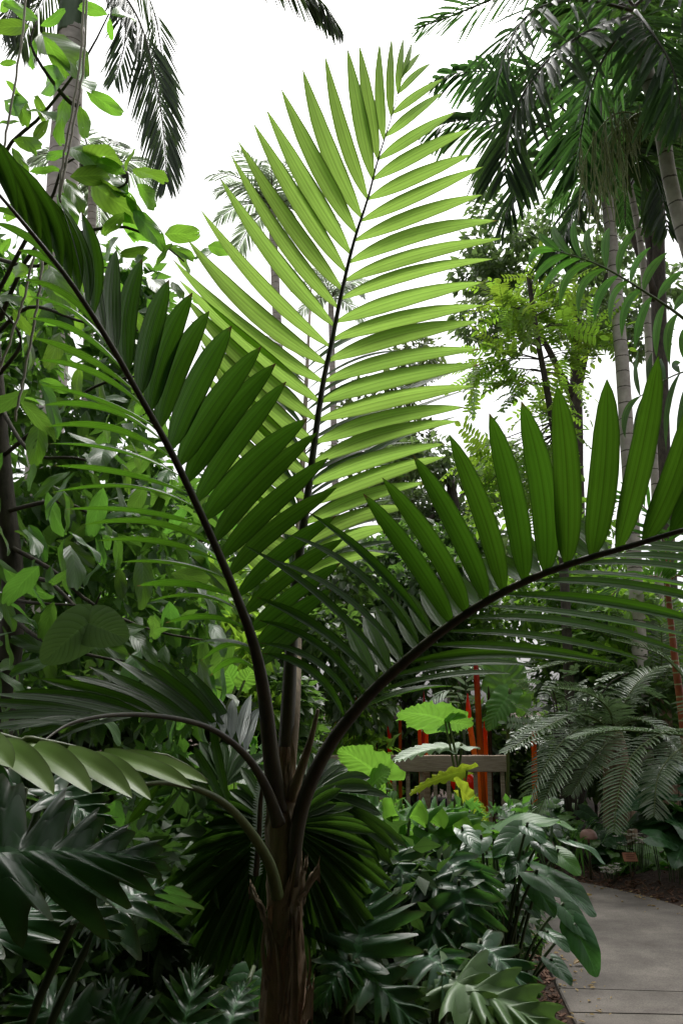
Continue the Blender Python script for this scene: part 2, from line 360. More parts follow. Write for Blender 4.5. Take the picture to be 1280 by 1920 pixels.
def pinnate(mb, pts, n, L, width, ang=1.0, droop=.15, vee=.35, rad=(.012, .003), segs=5, cols=3, t0=.08, up=UP, mi=0, mir=1, jit=.06, prof=PROF_W, flat=0.0, arch=.06, clump=0):
    """a feather frond along pts: stalk (material mir) and leaflets (material mi) on both sides"""
    C = catmull(pts, 26); mb.tube(C, list(np.linspace(rad[0], rad[1], 26)), 5, mir)
    for k in range(n):
        t = t0 + (1 - t0) * (k + .5) / n
        if clump: t = t0 + (1 - t0) * ((k // clump) * clump + .5 + .25 * (k % clump)) / n
        u = t * 25; i = min(int(u), 24); p = C[i] + (C[i + 1] - C[i]) * (u - i); T = unit(C[i + 1] - C[i])
        upv = up if abs(T.dot(up)) < .95 else np.array([0, -1., 0])
        S0 = unit(np.cross(T, upv)); N = np.cross(S0, T)
        Lk = L(t) if callable(L) else L * (math.sin(math.pi * min(1, .12 + .86 * t)) ** .6)
        for sd in (-1, 1):
            a = ang * (1.05 - .45 * t) + random.gauss(0, jit)
            v = vee + random.gauss(0, jit * (6 if clump else 1.5))
            d = math.cos(a) * T + math.sin(a) * (sd * S0 * math.cos(v) + N * math.sin(v))
            l = Lk * random.uniform(.9, 1.08)
            tip = p + d * l + np.array([0, 0, -droop * l])
            nn = unit(N * math.cos(v) - sd * S0 * math.sin(v))
            leaflet(mb, p, tip, width * (.6 + .4 * Lk / (L(.5) if callable(L) else L)), nn, np.array([0, 0, arch * l]), segs, cols, .3, prof, mi)

def scatter(mb, centres, axes, nrms, length, width, mi=0):
    """many small folded leaves in one go: arrays of base points, directions and normals"""
    n = len(centres); Y = axes / np.linalg.norm(axes, axis=1)[:, None]
    Nn = nrms - Y * np.sum(nrms * Y, 1)[:, None]; Nn /= np.linalg.norm(Nn, axis=1)[:, None] + 1e-9; X = np.cross(Y, Nn)
    l = length[:, None]; w = width[:, None]
    V = np.stack([centres, centres + Y * l * .45 - X * w * .5 + Nn * w * .15, centres + Y * l * .5, centres + Y * l * .45 + X * w * .5 + Nn * w * .15, centres + Y * l - Nn * l * .12], 1)
    o = mb.n; mb.v.extend(map(tuple, V.reshape(-1, 3)))
    mb.uv.extend([(.5, 0), (0, .45), (.5, .5), (1, .45), (.5, 1)] * n)
    fs = []
    for i in range(n):
        b = o + i * 5; fs += [(b, b + 2, b + 1), (b, b + 3, b + 2), (b + 1, b + 2, b + 4), (b + 2, b + 3, b + 4)]
    mb.f.extend(fs); mb.m.extend([mi] * len(fs)); mb.n += n * 5
def cloud_leaves(mb, blobs, n, size, mi=0, hang=.5):
    """leaves gathered in clumps through a list of (centre, radius vector) blobs; hollow gaps stay between the clumps"""
    vol = np.array([np.prod(b[1]) for b in blobs]) ** .75; pick = rng.choice(len(blobs), n, p=vol / vol.sum())
    C = np.array([b[0] for b in blobs])[pick]; Rr = np.array([b[1] for b in blobs])[pick]
    d = rng.normal(size=(n, 3)); d /= np.linalg.norm(d, axis=1)[:, None]
    r = rng.uniform(.25, 1, n) ** .5
    pos = C + d * Rr * r[:, None]
    ax = d + rng.normal(0, .6, (n, 3)) + np.array([0, 0, -hang]); nr = rng.normal(0, .5, (n, 3)) + np.array([0, 0, 1.])
    s = size * rng.uniform(.65, 1.3, n)
    scatter(mb, pos, ax, nr, s, s * rng.uniform(.42, .6, n), mi)
def clumps(c, rad, n, r):
    """n clump centres through an ellipsoid, each with its own radius"""
    out = []
    for _ in range(n):
        d = unit(rng.normal(size=3)); q = np.array(c) + d * np.array(rad) * rng.uniform(.2, 1) ** .5
        k = r * rng.uniform(.6, 1.3); out.append((q, np.array([k, k, k * .7])))
    return out

# ------------------------------------------------------------------ the setting: ground, path
mb = MB()
xs = np.concatenate([[-400, -120, -40], np.linspace(-15, 15, 61), [40, 120, 400]]); ys = np.concatenate([[-400, -120, -30], np.linspace(-8, 24, 65), [40, 120, 400]])
G = np.zeros((len(ys), len(xs), 3)); U = np.zeros((len(ys), len(xs), 2))
PATH_C = [(2.0, -6), (2.0, 2.5), (2.0, 4.6), (2.1, 6.2), (1.75, 7.6), (.6, 8.6), (-1.5, 9.0), (-6, 9.2)]   # centre line
pc = catmull([(x, y, 0) for x, y in PATH_C], 160); PW = .82
for i, y in enumerate(ys):
    for j, x in enumerate(xs):
        dd = np.min(np.hypot(pc[:, 0] - x, pc[:, 1] - y))
        z = -.03 + (.10 * min(1, max(0, dd - PW - .15) / .6) if dd > PW else -.03)
        if dd > PW + .2: z += .05 * math.sin(x * 2.1) * math.sin(y * 1.7) * .5 + random.uniform(-.012, .012)
        G[i, j] = (x, y, z); U[i, j] = (x, y)
mb.grid(G, U); tag(link('ground', mb.mesh('ground', M_soil)), 'dark brown mulch soil of the planting beds', kind='structure')
def path_strip(mb, i0, i1, half, z0, z1, bev=.008):
    idx = np.arange(i0, i1 + 1); rows = []; V = []
    for i in idx:
        T = unit(pc[min(i + 1, 159)] - pc[max(i - 1, 0)]); S = np.array([T[1], -T[0], 0])
        V.append([pc[i] - S * half + [0, 0, z0], pc[i] - S * half + [0, 0, z1 - bev], pc[i] - S * (half - bev) + [0, 0, z1], pc[i] + [0, 0, z1 + .004], pc[i] + S * (half - bev) + [0, 0, z1], pc[i] + S * half + [0, 0, z1 - bev], pc[i] + S * half + [0, 0, z0]])
    V = np.array(V); sh = .006 * unit(pc[i1] - pc[i0])
    V[0] += sh; V[-1] -= sh
    mb.grid(V, np.zeros(V.shape[:2] + (2,)))
    n = V.shape[1]; o = mb.n - V.shape[0] * n
    mb.f.append(tuple(o + j for j in range(n))); mb.m.append(0); mb.f.append(tuple(mb.n - 1 - j for j in range(n))); mb.m.append(0)
mb = MB(); path_strip(mb, 0, 159, PW - .01, -.14, -.012)
path = tag(link('path', mb.mesh('path', M_joint, False)), 'grey concrete garden path curving left behind the plants', kind='structure')
cuts = [0] + [int(np.argmin(abs(pc[:90, 1] - y))) for y in (-3.5, -1, 1.4, 3.2, 4.86, 5.26)] + [int(np.argmin(np.hypot(pc[:, 0] - x, pc[:, 1] - y))) for x, y in ((1.3, 8.05), (-.6, 8.85), (-2.6, 9.05))] + [159]
for a, b in zip(cuts, cuts[1:]):
    mb = MB(); path_strip(mb, a, b, PW, -.11, random.uniform(-.001, .001)); link('slab', mb.mesh('slab', M_concrete, False), path)

# ------------------------------------------------------------------ the big young palm in front
TY = 2.3
palm = thing('young_palm', 'large young palm with broad feather fronds and brown fibrous trunk in the foreground', 'palm', ground_under(P(533, 1700, TY)))
tp = [(528, 1920, 88), (533, 1860, 84), (535, 1800, 78), (533, 1740, 72), (532, 1680, 68), (531, 1620, 72), (530, 1560, 70), (530, 1500, 64), (532, 1450, 52), (536, 1400, 36)]
C = [P(x, y, TY) for x, y, w in tp]; rad = [w / 2 * .80 * TY / F for x, y, w in tp]
C = [np.array([C[0][0], TY, -.05]), np.array([C[0][0], TY, .35])] + C; rad = [.07, .056] + rad
Cc = catmull(C, 90); rr = np.interp(np.linspace(0, 1, 90), np.linspace(0, 1, len(rad)), rad)
sides = 36; G = np.zeros((90, sides, 3)); U = np.zeros((90, sides, 2)); ridge = rng.normal(0, 1, sides)
for i in range(90):
    if i % 7 == 0: ridge = .55 * ridge + .6 * rng.normal(0, 1, sides)
    for j in range(sides):
        a = 2 * math.pi * j / sides; r = rr[i] * (1 + .035 * ridge[j] + .015 * random.gauss(0, 1))
        G[i, j] = Cc[i] + [r * math.cos(a), r * math.sin(a), 0]; U[i, j] = (j / sides, i / 90)
mb = MB(); mb.grid(G, U, 0, True); trunk = link('trunk', mb.mesh('trunk', M_fibre), palm)
def sheath(z_py0, z_py1, a_mid, span, flare, top_shift, name='leaf_sheath', m=M_sheath, taper=.8, extra=.003):
    """an old leaf base that wraps part of the trunk and narrows to a torn tip"""
    z0 = P(533, z_py0, TY)[2]; z1 = P(533, z_py1, TY)[2]; ns, na = 16, 13
    G = np.zeros((ns, na, 3)); U = np.zeros((ns, na, 2)); tear = rng.normal(0, .05, na)
    for i in range(ns):
        t = i / (ns - 1); z = z0 + (z1 - z0) * t
        k = int(np.argmin(abs(Cc[:, 2] - z))); c = Cc[k]; r = rr[k] + extra + flare * t ** 2
        for j in range(na):
            q = 2 * j / (na - 1) - 1; a = a_mid + q * span * (1 - taper * t ** 1.5) / 2
            zz = z + (tear[j] * (t > .75) * (t - .75) * 2) + .012 * math.sin(j * 1.7 + i * .4)
            rj = r + .002 * math.sin(j * 2.3) + .0015 * random.gauss(0, 1)
            G[i, j] = [c[0] + rj * math.cos(a) + top_shift * t * t, c[1] + rj * math.sin(a), zz]; U[i, j] = (j / na, t)
    mb = MB(); mb.grid(G, U); o = link(name, mb.mesh(name, m), trunk); return o
FR = -math.pi / 2                          # towards the camera
sheath(1600, 1425, FR + .2, 4.6, .002, .0); sheath(1700, 1490, FR - .3, 4.2, .003, 0, m=M_sheath)
sheath(1760, 1600, FR + .9, 3.4, .012, .01); sheath(1780, 1655, FR - 1.2, 1.5, .03, -.015); sheath(1720, 1630, FR + 1.25, 1.2, .03, .02)
sheath(1900, 1720, FR + .5, 2.6, .010, .005, m=M_fibre); sheath(1960, 1780, FR - .7, 2.8, .010, -.004, m=M_fibre)
sheath(1990, 1710, FR + .35, 1.0, .012, .004, m=M_sheath); sheath(2000, 1850, FR + 1.2, 1.6, .016, .008, m=M_fibre)
def fibre_strip(px, py, px2, py2, w, off):
    b = P(px, py, TY - off); t = P(px2, py2, TY - off - .004); mb = MB()
    leaflet(mb, b, t, w, tocam(b), (random.uniform(-.01, .01), -.012, 0), 10, 3, .5, [.6, .9, 1, 1, .9, .7, .5, .3, .05]); link('bark_strip', mb.mesh('bark_strip', M_sheath), trunk)
fibre_strip(550, 1915, 548, 1725, .016, .066); fibre_strip(524, 1900, 515, 1760, .012, .062); fibre_strip(563, 1880, 574, 1790, .012, .05)
fibre_strip(505, 1840, 498, 1730, .012, .055); fibre_strip(540, 1700, 556, 1600, .010, .056); fibre_strip(575, 1850, 577, 1770, .008, .03)

def pxw(w, Y): return w * Y / F
def traced_frond(rachis, rad, groups, m_leaf, m_rachis=M_rachis, name='frond', parent=palm):
    """rachis: (px, py, Y) points from the trunk outwards; groups of leaflets: list of (tip px, tip py, base px, base py) with shared shape"""
    C3 = catmull([P(*q) for q in rachis], 40); pxs = np.array([[q[0], q[1]] for q in catmull([(a, b, c) for a, b, c in rachis], 160)])
    Ys = np.array([q[2] for q in catmull(rachis, 160)])
    mb = MB(); mb.tube(C3, list(np.linspace(1.1, .72, 40) * np.interp(np.linspace(0, 1, 40), np.linspace(0, 1, len(rad)), rad)), 9)
    fr = link(name, mb.mesh(name, m_rachis), parent)
    for g in groups:
        for k, (tx, ty, bx, by) in enumerate(g['l']):
            i = int(np.argmin((pxs[:, 0] - bx) ** 2 + (pxs[:, 1] - by) ** 2)); Yb = Ys[i]; bx, by = pxs[i]
            Yt = Yb + g.get('dY', 0) + random.gauss(0, .012)
            ax, ay = g.get('arch', (0, 0)); s = g.get('archs', lambda t: 1)(k / max(1, len(g['l']) - 1))
            b = P(bx, by, Yb); t = P(tx + random.gauss(0, 4), ty + random.gauss(0, 4), Yt)
            mid = P((bx + tx) / 2 + ax * s, (by + ty) / 2 + ay * s, (Yb + Yt) / 2 + g.get('bowY', 0))
            n = rot_about(tocam(b), t - b, R(g.get('roll', 0) + random.gauss(0, 8)))
            w = g['w'](k / max(1, len(g['l']) - 1)) if callable(g['w']) else g['w']
            mb = MB(); leaflet(mb, b, t, pxw(w * random.uniform(.86, 1.08), Yb), n, (mid - (b + t) / 2) * random.uniform(.6, 1.4), 14, 5, g.get('fold', .14), g.get('prof', PROF_W), 0, R(g.get('twist', 0) + random.gauss(0, 9)), .05)
            link('leaflet', mb.mesh('leaflet', g.get('m', m_leaf)), fr)
    return fr

PROF_Y = [.14, .32, .64, .96, 1, .80, .46, .22, .02]
# upright centre frond, lit from behind
cl = [(774, 81, 752, 148), (754, 71, 744, 178), (731, 72, 732, 219), (708, 77, 720, 261), (678, 81, 707, 299), (654, 88, 698, 335), (603, 107, 687, 372), (562, 130, 676, 406), (529, 161, 667, 438), (504, 193, 659, 472), (477, 232, 650, 506), (453, 262, 642, 540), (438, 291, 633, 574), (412, 333, 626, 614), (370, 400, 617, 648), (345, 448, 611, 682), (328, 490, 604, 717), (338, 524, 597, 756), (348, 562, 590, 790), (362, 604, 583, 825), (370, 650, 578, 865), (380, 700, 573, 900), (390, 750, 568, 935), (398, 810, 563, 970), (405, 860, 559, 1005), (410, 920, 556, 1040), (415, 980, 553, 1075)]
cr = [(790, 92, 757, 140), (800, 110, 745, 176), (820, 150, 736, 213), (833, 172, 724, 255), (852, 214, 711, 298), (876, 245, 702, 336), (890, 292, 692, 375), (910, 319, 680, 414), (914, 366, 671, 454), (930, 407, 660, 493), (929, 452, 650, 530), (916, 486, 643, 565), (909, 530, 636, 602), (901, 578, 629, 641), (898, 606, 621, 679), (903, 656, 616, 717), (892, 686, 608, 754), (884, 722, 604, 792), (871, 759, 597, 829), (862, 792, 589, 870), (836, 831, 586, 909), (830, 858, 578, 945), (800, 905, 571, 985), (770, 950, 564, 1020), (745, 990, 558, 1055), (720, 1040, 553, 1090)]
traced_frond([(533, 1480, 2.3), (540, 1330, 2.32), (545, 1230, 2.34), (556, 1080, 2.38), (573, 955, 2.42), (592, 810, 2.48), (606, 715, 2.52), (622, 640, 2.55), (641, 545, 2.58), (664, 450, 2.62), (690, 370, 2.66), (708, 300, 2.70), (734, 218, 2.75), (752, 150, 2.80), (766, 92, 2.86)],
    [.022, .019, .017, .014, .012, .0105, .0095, .009, .008, .007, .0055, .0045, .003, .0025, .0015],
    [dict(l=cl, w=lambda t: 14 + 23 * min(1, t * 4.0), arch=(-6, 11), archs=lambda t: min(1, t * 2.5), dY=.10, roll=-8, bowY=-.03, prof=PROF_Y),
     dict(l=cr, w=lambda t: 14 + 20 * min(1, t * 4.0), arch=(-3, -13), archs=lambda t: min(1, t * 2.2), dY=.10, roll=14, bowY=-.03, prof=PROF_Y)], M_palm_young)

# frond behind it, seen edge-on, its upper faces catching the sky
bl = [(450 + 3.5 * k, 620 + 17 * k, 575 - .9 * k, 680 + 21 * k) for k in range(22)]
br = [(800 - 2 * k, 600 + 21 * k, 575 - .9 * k, 670 + 21 * k) for k in range(22)]
br += [(880, 690, 570, 850), (868, 780, 566, 930), (890, 735, 568, 890)]
traced_frond([(536, 1470, 2.30), (549, 1330, 2.34), (556, 1200, 2.5), (560, 1000, 2.75), (568, 850, 2.95), (576, 680, 3.2), (582, 560, 3.5), (584, 500, 3.8)], [.02, .019, .015, .013, .011, .009, .006, .003],
    [dict(l=bl, w=20, arch=(0, -10), dY=.1, roll=68), dict(l=br, w=22, arch=(-4, -24), dY=.15, roll=-66)], M_palm, M_sheath)

# left frond arching towards the camera: broad side right, edge-on side left
lt_ = [(-110, 165, 30, 402), (-85, 190, 52, 428), (-55, 222, 76, 458), (-25, 252, 98, 485), (8, 284, 116, 508), (42, 316, 133, 530), (76, 350, 148, 552), (108, 388, 163, 572), (150, 392, 178, 592)]
lr = [(172, 412, 199, 628), (219, 474, 217, 663), (261, 487, 240, 700), (321, 525, 259, 737), (358, 551, 277, 772), (397, 579, 296, 806), (433, 609, 315, 840), (483, 653, 333, 874), (514, 679, 349, 907), (541, 718, 366, 945), (574, 780, 381, 979), (594, 816, 397, 1014), (617, 862, 412, 1048), (628, 915, 426, 1084), (640, 962, 441, 1117), (642, 1010, 454, 1151), (640, 1060, 466, 1185), (625, 1105, 476, 1215), (605, 1150, 484, 1245)]
ll = [(-30, 395, 95, 470), (-10, 420, 130, 520), (34, 474, 175, 585), (49, 517, 205, 640), (49, 555, 226, 675), (52, 598, 246, 708), (62, 630, 263, 738), (69, 675, 281, 772), (73, 722, 298, 805), (79, 756, 316, 838), (86, 802, 330, 868), (90, 834, 342, 898), (97, 870, 354, 930), (101, 922, 364, 962), (129, 952, 377, 996), (157, 982, 392, 1029), (184, 1016, 405, 1062), (221, 1057, 418, 1095), (249, 1091, 431, 1125), (281, 1121, 442, 1157), (315, 1168, 452, 1187), (349, 1211, 465, 1220), (375, 1236, 472, 1245), (386, 1264, 480, 1275)]
traced_frond([(522, 1520, 2.27), (508, 1420, 2.24), (496, 1310, 2.2), (476, 1210, 2.13), (441, 1112, 2.06), (400, 1015, 1.98), (362, 932, 1.92), (316, 838, 1.84), (262, 742, 1.76), (205, 642, 1.67), (140, 540, 1.57), (72, 452, 1.47), (5, 372, 1.38), (-60, 300, 1.28)],
    [.024, .02, .017, .0135, .011, .010, .0095, .009, .008, .0075, .0065, .0055, .004, .003],
    [dict(l=lt_, w=46, arch=(14, -8), dY=.02, roll=30, fold=.2), dict(l=lr, w=lambda t: 36 + 18 * math.sin(math.pi * min(1, t * 1.3)), arch=(-10, -6), dY=.12, roll=18, prof=[.16, .4, .75, .96, 1, .9, .6, .3, .03]),
     dict(l=ll, w=lambda t: 30 - 6 * t, arch=(6, -24), dY=.08, roll=-70, bowY=.0, fold=.2)], M_palm)

# right frond arching over the path
ru = [(492, 1232, 644, 1350), (486, 1211, 662, 1329), (479, 1166, 683, 1309), (475, 1114, 706, 1284), (455, 1022, 730, 1260), (505, 1046, 756, 1237), (539, 999, 784, 1215), (574, 958, 814, 1192)]
ru2 = [(676, 924, 846, 1172), (717, 898, 877, 1156), (773, 862, 911, 1135), (836, 817, 946, 1116), (922, 776, 984, 1099), (980, 757, 1023, 1080), (1047, 718, 1066, 1062), (1139, 709, 1107, 1049), (1227, 668, 1156, 1034), (1300, 735, 1203, 1019), (1375, 780, 1261, 1002), (1440, 760, 1320, 985), (1500, 750, 1380, 970)]
rl = [(846, 1292, 668, 1338), (960, 1262, 700, 1305), (1000, 1245, 730, 1275), (1085, 1240, 760, 1248), (1160, 1250, 800, 1222), (1215, 1234, 838, 1193), (1300, 1222, 872, 1170), (1345, 1205, 906, 1150), (1370, 1180, 944, 1128), (1395, 1150, 985, 1106), (1420, 1125, 1024, 1088), (1450, 1110, 1066, 1070), (1480, 1100, 1107, 1056), (1510, 1090, 1156, 1042), (1550, 1090, 1203, 1028), (1600, 1085, 1261, 1010), (1650, 1080, 1330, 990)]
rb = [(650 + 27 * k, 1165 - 13 * k, 700 + 28 * k, 1290 - 21 * k) for k in range(16)]
traced_frond([(549, 1660, 2.27), (556, 1560, 2.25), (577, 1480, 2.22), (616, 1400, 2.18), (662, 1338, 2.14), (705, 1290, 2.11), (760, 1240, 2.06), (830, 1182, 2.0), (910, 1128, 1.93), (1000, 1083, 1.86), (1090, 1050, 1.79), (1180, 1024, 1.72), (1280, 994, 1.65), (1400, 965, 1.56), (1520, 950, 1.48)],
    [.014, .018, .018, .0165, .0155, .0145, .0135, .012, .0105, .0095, .0085, .0075, .0065, .005, .003],
    [dict(l=ru, w=lambda t: 22 + 6 * t, arch=(14, -22), dY=-.06, roll=48, fold=.25),
     dict(l=ru2, w=lambda t: 38 + 17 * min(1, t * 1.8), arch=(12, 2), archs=lambda t: 1.4 - .6 * t, dY=.04, roll=10, prof=[.2, .45, .78, .97, 1, .92, .66, .33, .03], twist=-14),
     dict(l=rl, w=lambda t: 26 + 12 * t, arch=(6, -16), dY=.02, roll=-62, fold=.25),
     dict(l=rb, w=36, arch=(4, 0), dY=.25, roll=-5)], M_palm)

# low frond sweeping left
dl = [(120, 1262, 330, 1347), (170, 1250, 365, 1356), (75, 1275, 300, 1344), (30, 1290, 270, 1341), (-20, 1305, 240, 1340), (205, 1236, 395, 1366), (250, 1225, 415, 1378), (300, 1232, 432, 1392), (345, 1250, 446, 1405), (-50, 1320, 205, 1342), (-60, 1345, 180, 1344), (-30, 1375, 150, 1350), (10, 1395, 120, 1365), (300, 1272, 442, 1402), (335, 1288, 458, 1416), (258, 1286, 422, 1384), (215, 1292, 395, 1368), (170, 1298, 370, 1358), (128, 1306, 340, 1350), (88, 1313, 310, 1345), (40, 1322, 280, 1342)]
dr = [(395, 1318, 400, 1372), (418, 1310, 416, 1380), (446, 1306, 430, 1392), (470, 1310, 444, 1404), (490, 1316, 456, 1418)]
traced_frond([(522, 1545, 2.24), (500, 1480, 2.2), (470, 1428, 2.14), (430, 1388, 2.05), (380, 1360, 1.95), (300, 1343, 1.82), (210, 1341, 1.68), (130, 1358, 1.55), (70, 1400, 1.45)], [.017, .012, .0095, .008, .007, .006, .005, .004, .002],
    [dict(l=dl, w=34, arch=(6, -5), dY=.05, roll=44), dict(l=dr, w=24, arch=(-4, -4), dY=.15, roll=20, m=M_grey_leaflet),
     dict(l=[(x - 60, y + 40, x + 100, y - 8) for x, y in ((20, 1330), (70, 1335), (110, 1340), (160, 1345))], w=22, arch=(0, -8), dY=-.1, roll=60)], M_palm)

# drooping stalk that arches from the trunk to the lower left
traced_frond([(520, 1680, 2.22), (505, 1620, 2.16), (470, 1560, 2.08), (425, 1510, 1.98), (370, 1480, 1.9), (300, 1468, 1.8), (220, 1480, 1.72)], [.015, .013, .0115, .010, .008, .006, .004],
    [dict(l=[(330, 1412, 400, 1495), (365, 1396, 420, 1508), (300, 1425, 360, 1480), (395, 1340, 430, 1515)], w=22, arch=(-6, -6), dY=.05, roll=35), dict(l=[(290, 1540, 345, 1478), (240, 1545, 300, 1470)], w=20, arch=(-4, 8), dY=.02, roll=50)], M_palm, M_petiole)
# the thin dry spear between the fronds
mb = MB(); mb.tube(catmull([P(545, 1500, 2.27), P(565, 1440, 2.25), P(583, 1385, 2.22), P(596, 1330, 2.2)], 10), list(np.linspace(.016, .004, 10)), 7); link('dry_stalk', mb.mesh('dry_stalk', M_sheath), palm)


# ------------------------------------------------------------------ helpers for whole plants
def palm_tree(name, label, trunk_pts, r0, r1, m_trunk, fronds, m_leaf, cat='palm', group=None, shaft=None, nleaf=46, L=.5, w=.035, ang=1.0, droop=.35, vee=.1, frad=(.018, .004), clump=0, prof=PROF_W, trunk_sides=14):
    """fronds: lists of 3-D points from the crown outwards; each frond is one part with its many thin leaflets joined"""
    t = thing(name, label, cat, ground_under(np.array(trunk_pts[0])), group)
    C = catmull(trunk_pts, 40); mb = MB(); mb.tube(C, list(np.linspace(r0, r1, 40)), trunk_sides, wob=.03)
    link('trunk', mb.mesh('trunk', m_trunk), t)
    if shaft:
        mb = MB(); mb.tube(catmull(shaft[0], 14), list(np.interp(np.linspace(0, 1, 14), np.linspace(0, 1, len(shaft[1])), shaft[1])), 14); link('crownshaft', mb.mesh('crownshaft', M_shaft), t)
    for f in fronds:
        f = dict(f) if isinstance(f, dict) else dict(p=f)
        mb = MB(); pinnate(mb, f['p'], f.get('n', nleaf), f.get('L', L), f.get('w', w), f.get('ang', ang), f.get('droop', droop), f.get('vee', vee), f.get('rad', frad), prof=f.get('prof', prof), clump=f.get('clump', clump))
        link('frond', mb.mesh('frond', [f.get('m', m_leaf), M_rachis]), t)
    return t
def arc_frond(c, az, el, length, sag, n=6):
    """points of a frond that leaves c at elevation el towards az and bends down by sag"""
    pts = []; p = np.array(c, float); e = el
    for i in range(n):
        pts.append(p.copy()); p = p + length / (n - 1) * np.array([math.cos(e) * math.cos(az), math.cos(e) * math.sin(az), math.sin(e)]); e -= sag / (n - 1)
    return pts
def leafy_tree(name, label, trunk_pts, r, blobs, n, size, m, cat='tree', group=None, limbs=6, m_bark=None, hang=.5):
    t = thing(name, label, cat, ground_under(np.array(trunk_pts[0])), group)
    C = catmull(trunk_pts, 16); mb = MB(); mb.tube(C, list(np.linspace(r, r * .45, 16)), 10, wob=.08)
    for k in range(min(limbs, len(blobs))):
        b = blobs[int(k * len(blobs) / limbs)]; s = C[random.randint(8, 15)]
        mb.tube(catmull([s, (s + b[0]) / 2 + [0, 0, .1 * np.linalg.norm(b[0] - s)], b[0]], 8), list(np.linspace(r * .4, r * .1, 8)), 6)
    link('trunk', mb.mesh('trunk', m_bark or M_bark), t)
    mb = MB(); cloud_leaves(mb, blobs, n, size, 0, hang); link('crown', mb.mesh('crown', m), t)['kind'] = 'stuff'
    return t
def shrub(name, label, base, blobs, n, size, m, cat='shrub', group=None, hang=.2):
    t = thing(name, label, cat, base, group); mb = MB()
    for b in blobs[:8]:
        mb.tube(catmull([np.array(base), (np.array(base) * .4 + b[0] * .6) + [0, 0, .05], b[0]], 7), list(np.linspace(.018, .006, 7)), 5)
    link('stem', mb.mesh('stem', M_bark), t)
    mb = MB(); cloud_leaves(mb, blobs, n, size, 0, hang); link('foliage', mb.mesh('foliage', m), t)['kind'] = 'stuff'
    return t
def px_blobs(lst, Yj=.6):
    """clump list from (px, py, radius px, Y)"""
    out = []
    for x, y, r, Y in lst:
        k = r * Y / F; out.append((P(x, y, Y + random.uniform(-Yj, Yj)), np.array([k, k * 1.1, k * .8])))
    return out

# ------------------------------------------------------------------ distant trees and the green wall behind everything
def far_blobs(x0, x1, y0, y1, Y, n, r, Yj=1.5): return px_blobs([(random.uniform(x0, x1), y0 + (y1 - y0) * random.random() ** .8, r * random.uniform(.6, 1.3), Y) for _ in range(n)], Yj)
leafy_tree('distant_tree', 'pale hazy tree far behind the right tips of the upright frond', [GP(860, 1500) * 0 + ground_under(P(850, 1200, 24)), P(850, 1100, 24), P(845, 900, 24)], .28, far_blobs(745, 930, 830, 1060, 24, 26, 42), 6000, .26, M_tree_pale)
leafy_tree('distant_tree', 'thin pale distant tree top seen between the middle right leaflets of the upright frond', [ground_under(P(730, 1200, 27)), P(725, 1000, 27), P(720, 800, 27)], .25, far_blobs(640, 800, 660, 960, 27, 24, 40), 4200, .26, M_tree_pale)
leafy_tree('dark_tree', 'dark leafy tree between the centre palm and the bright tree, behind the right frond', [ground_under(P(760, 1300, 14)), P(765, 1200, 14), P(770, 1080, 14)], .16, far_blobs(640, 930, 1010, 1270, 14, 34, 55), 11000, .19, M_tree)
leafy_tree('dark_tree', 'green tree behind the right frond under the bright pinnate tree', [ground_under(P(1060, 1350, 13)), P(1060, 1200, 13), P(1050, 1060, 13)], .15, far_blobs(930, 1240, 960, 1200, 13, 24, 50), 3600, .18, M_broad)
leafy_tree('dark_tree', 'dark green tree filling the gap at far left behind the broad leaves', [ground_under(P(150, 1400, 10)), P(160, 1200, 10), P(170, 900, 10)], .18, far_blobs(-60, 470, 900, 1330, 10, 50, 70), 9500, .19, M_tree)
leafy_tree('dark_tree', 'dark tree behind the trunk top of the young palm', [ground_under(P(520, 1400, 12)), P(520, 1300, 12), P(515, 1150, 12)], .12, far_blobs(400, 690, 1030, 1330, 12, 34, 50), 8500, .17, M_tree)
for k, (x0, x1, y0, y1, Y, lab) in enumerate([(-100, 260, 1200, 1480, 8.5, 'deep green shrub at far left behind the lobed leaf'), (230, 560, 1280, 1560, 9.2, 'deep green shrub left of the young palm trunk, behind the fan leaf'),
        (540, 820, 1330, 1480, 14.5, 'deep green shrub behind the red glass reeds at the fence'), (800, 1080, 1340, 1460, 14.5, 'deep green shrub behind the amber glass reeds and upright ear leaf'),
        (1040, 1400, 1150, 1450, 11.5, 'deep green shrub behind the cycads at the right edge')]):
    bl_ = far_blobs(x0, x1, y0, y1, Y, 30, 60, .8)
    shrub('understory_shrub', lab, ground_under(P((x0 + x1) / 2, 1400, Y)), bl_, 6500, .17, M_tree)
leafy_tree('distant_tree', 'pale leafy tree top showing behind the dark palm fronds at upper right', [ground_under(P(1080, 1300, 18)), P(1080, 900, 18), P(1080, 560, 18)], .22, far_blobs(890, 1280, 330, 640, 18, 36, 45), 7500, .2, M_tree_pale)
leafy_tree('distant_tree', 'dark tree behind the leaning ringed trunk in the upper right corner', [ground_under(P(1250, 1300, 14)), P(1240, 900, 14), P(1230, 300, 14)], .22, far_blobs(1060, 1420, -160, 330, 14, 40, 60), 9000, .22, M_tree)

shrub('light_green_shrub', 'light green shrub low between the right frond and the cycads', ground_under(P(1110, 1400, 12.2)), far_blobs(960, 1290, 1090, 1250, 12.2, 26, 42), 3600, .18, M_light)
shrub('light_green_shrub', 'light green shrub seen left of the palm heart', ground_under(P(430, 1400, 8.8)), far_blobs(330, 520, 1000, 1330, 8.8, 26, 40), 2600, .16, M_light)
shrub('light_green_shrub', 'light green bush glimpsed behind the fan palm and the bright round ear leaf', ground_under(P(640, 1480, 10.6)), far_blobs(560, 720, 1360, 1500, 10.9, 18, 30), 1500, .14, M_light)
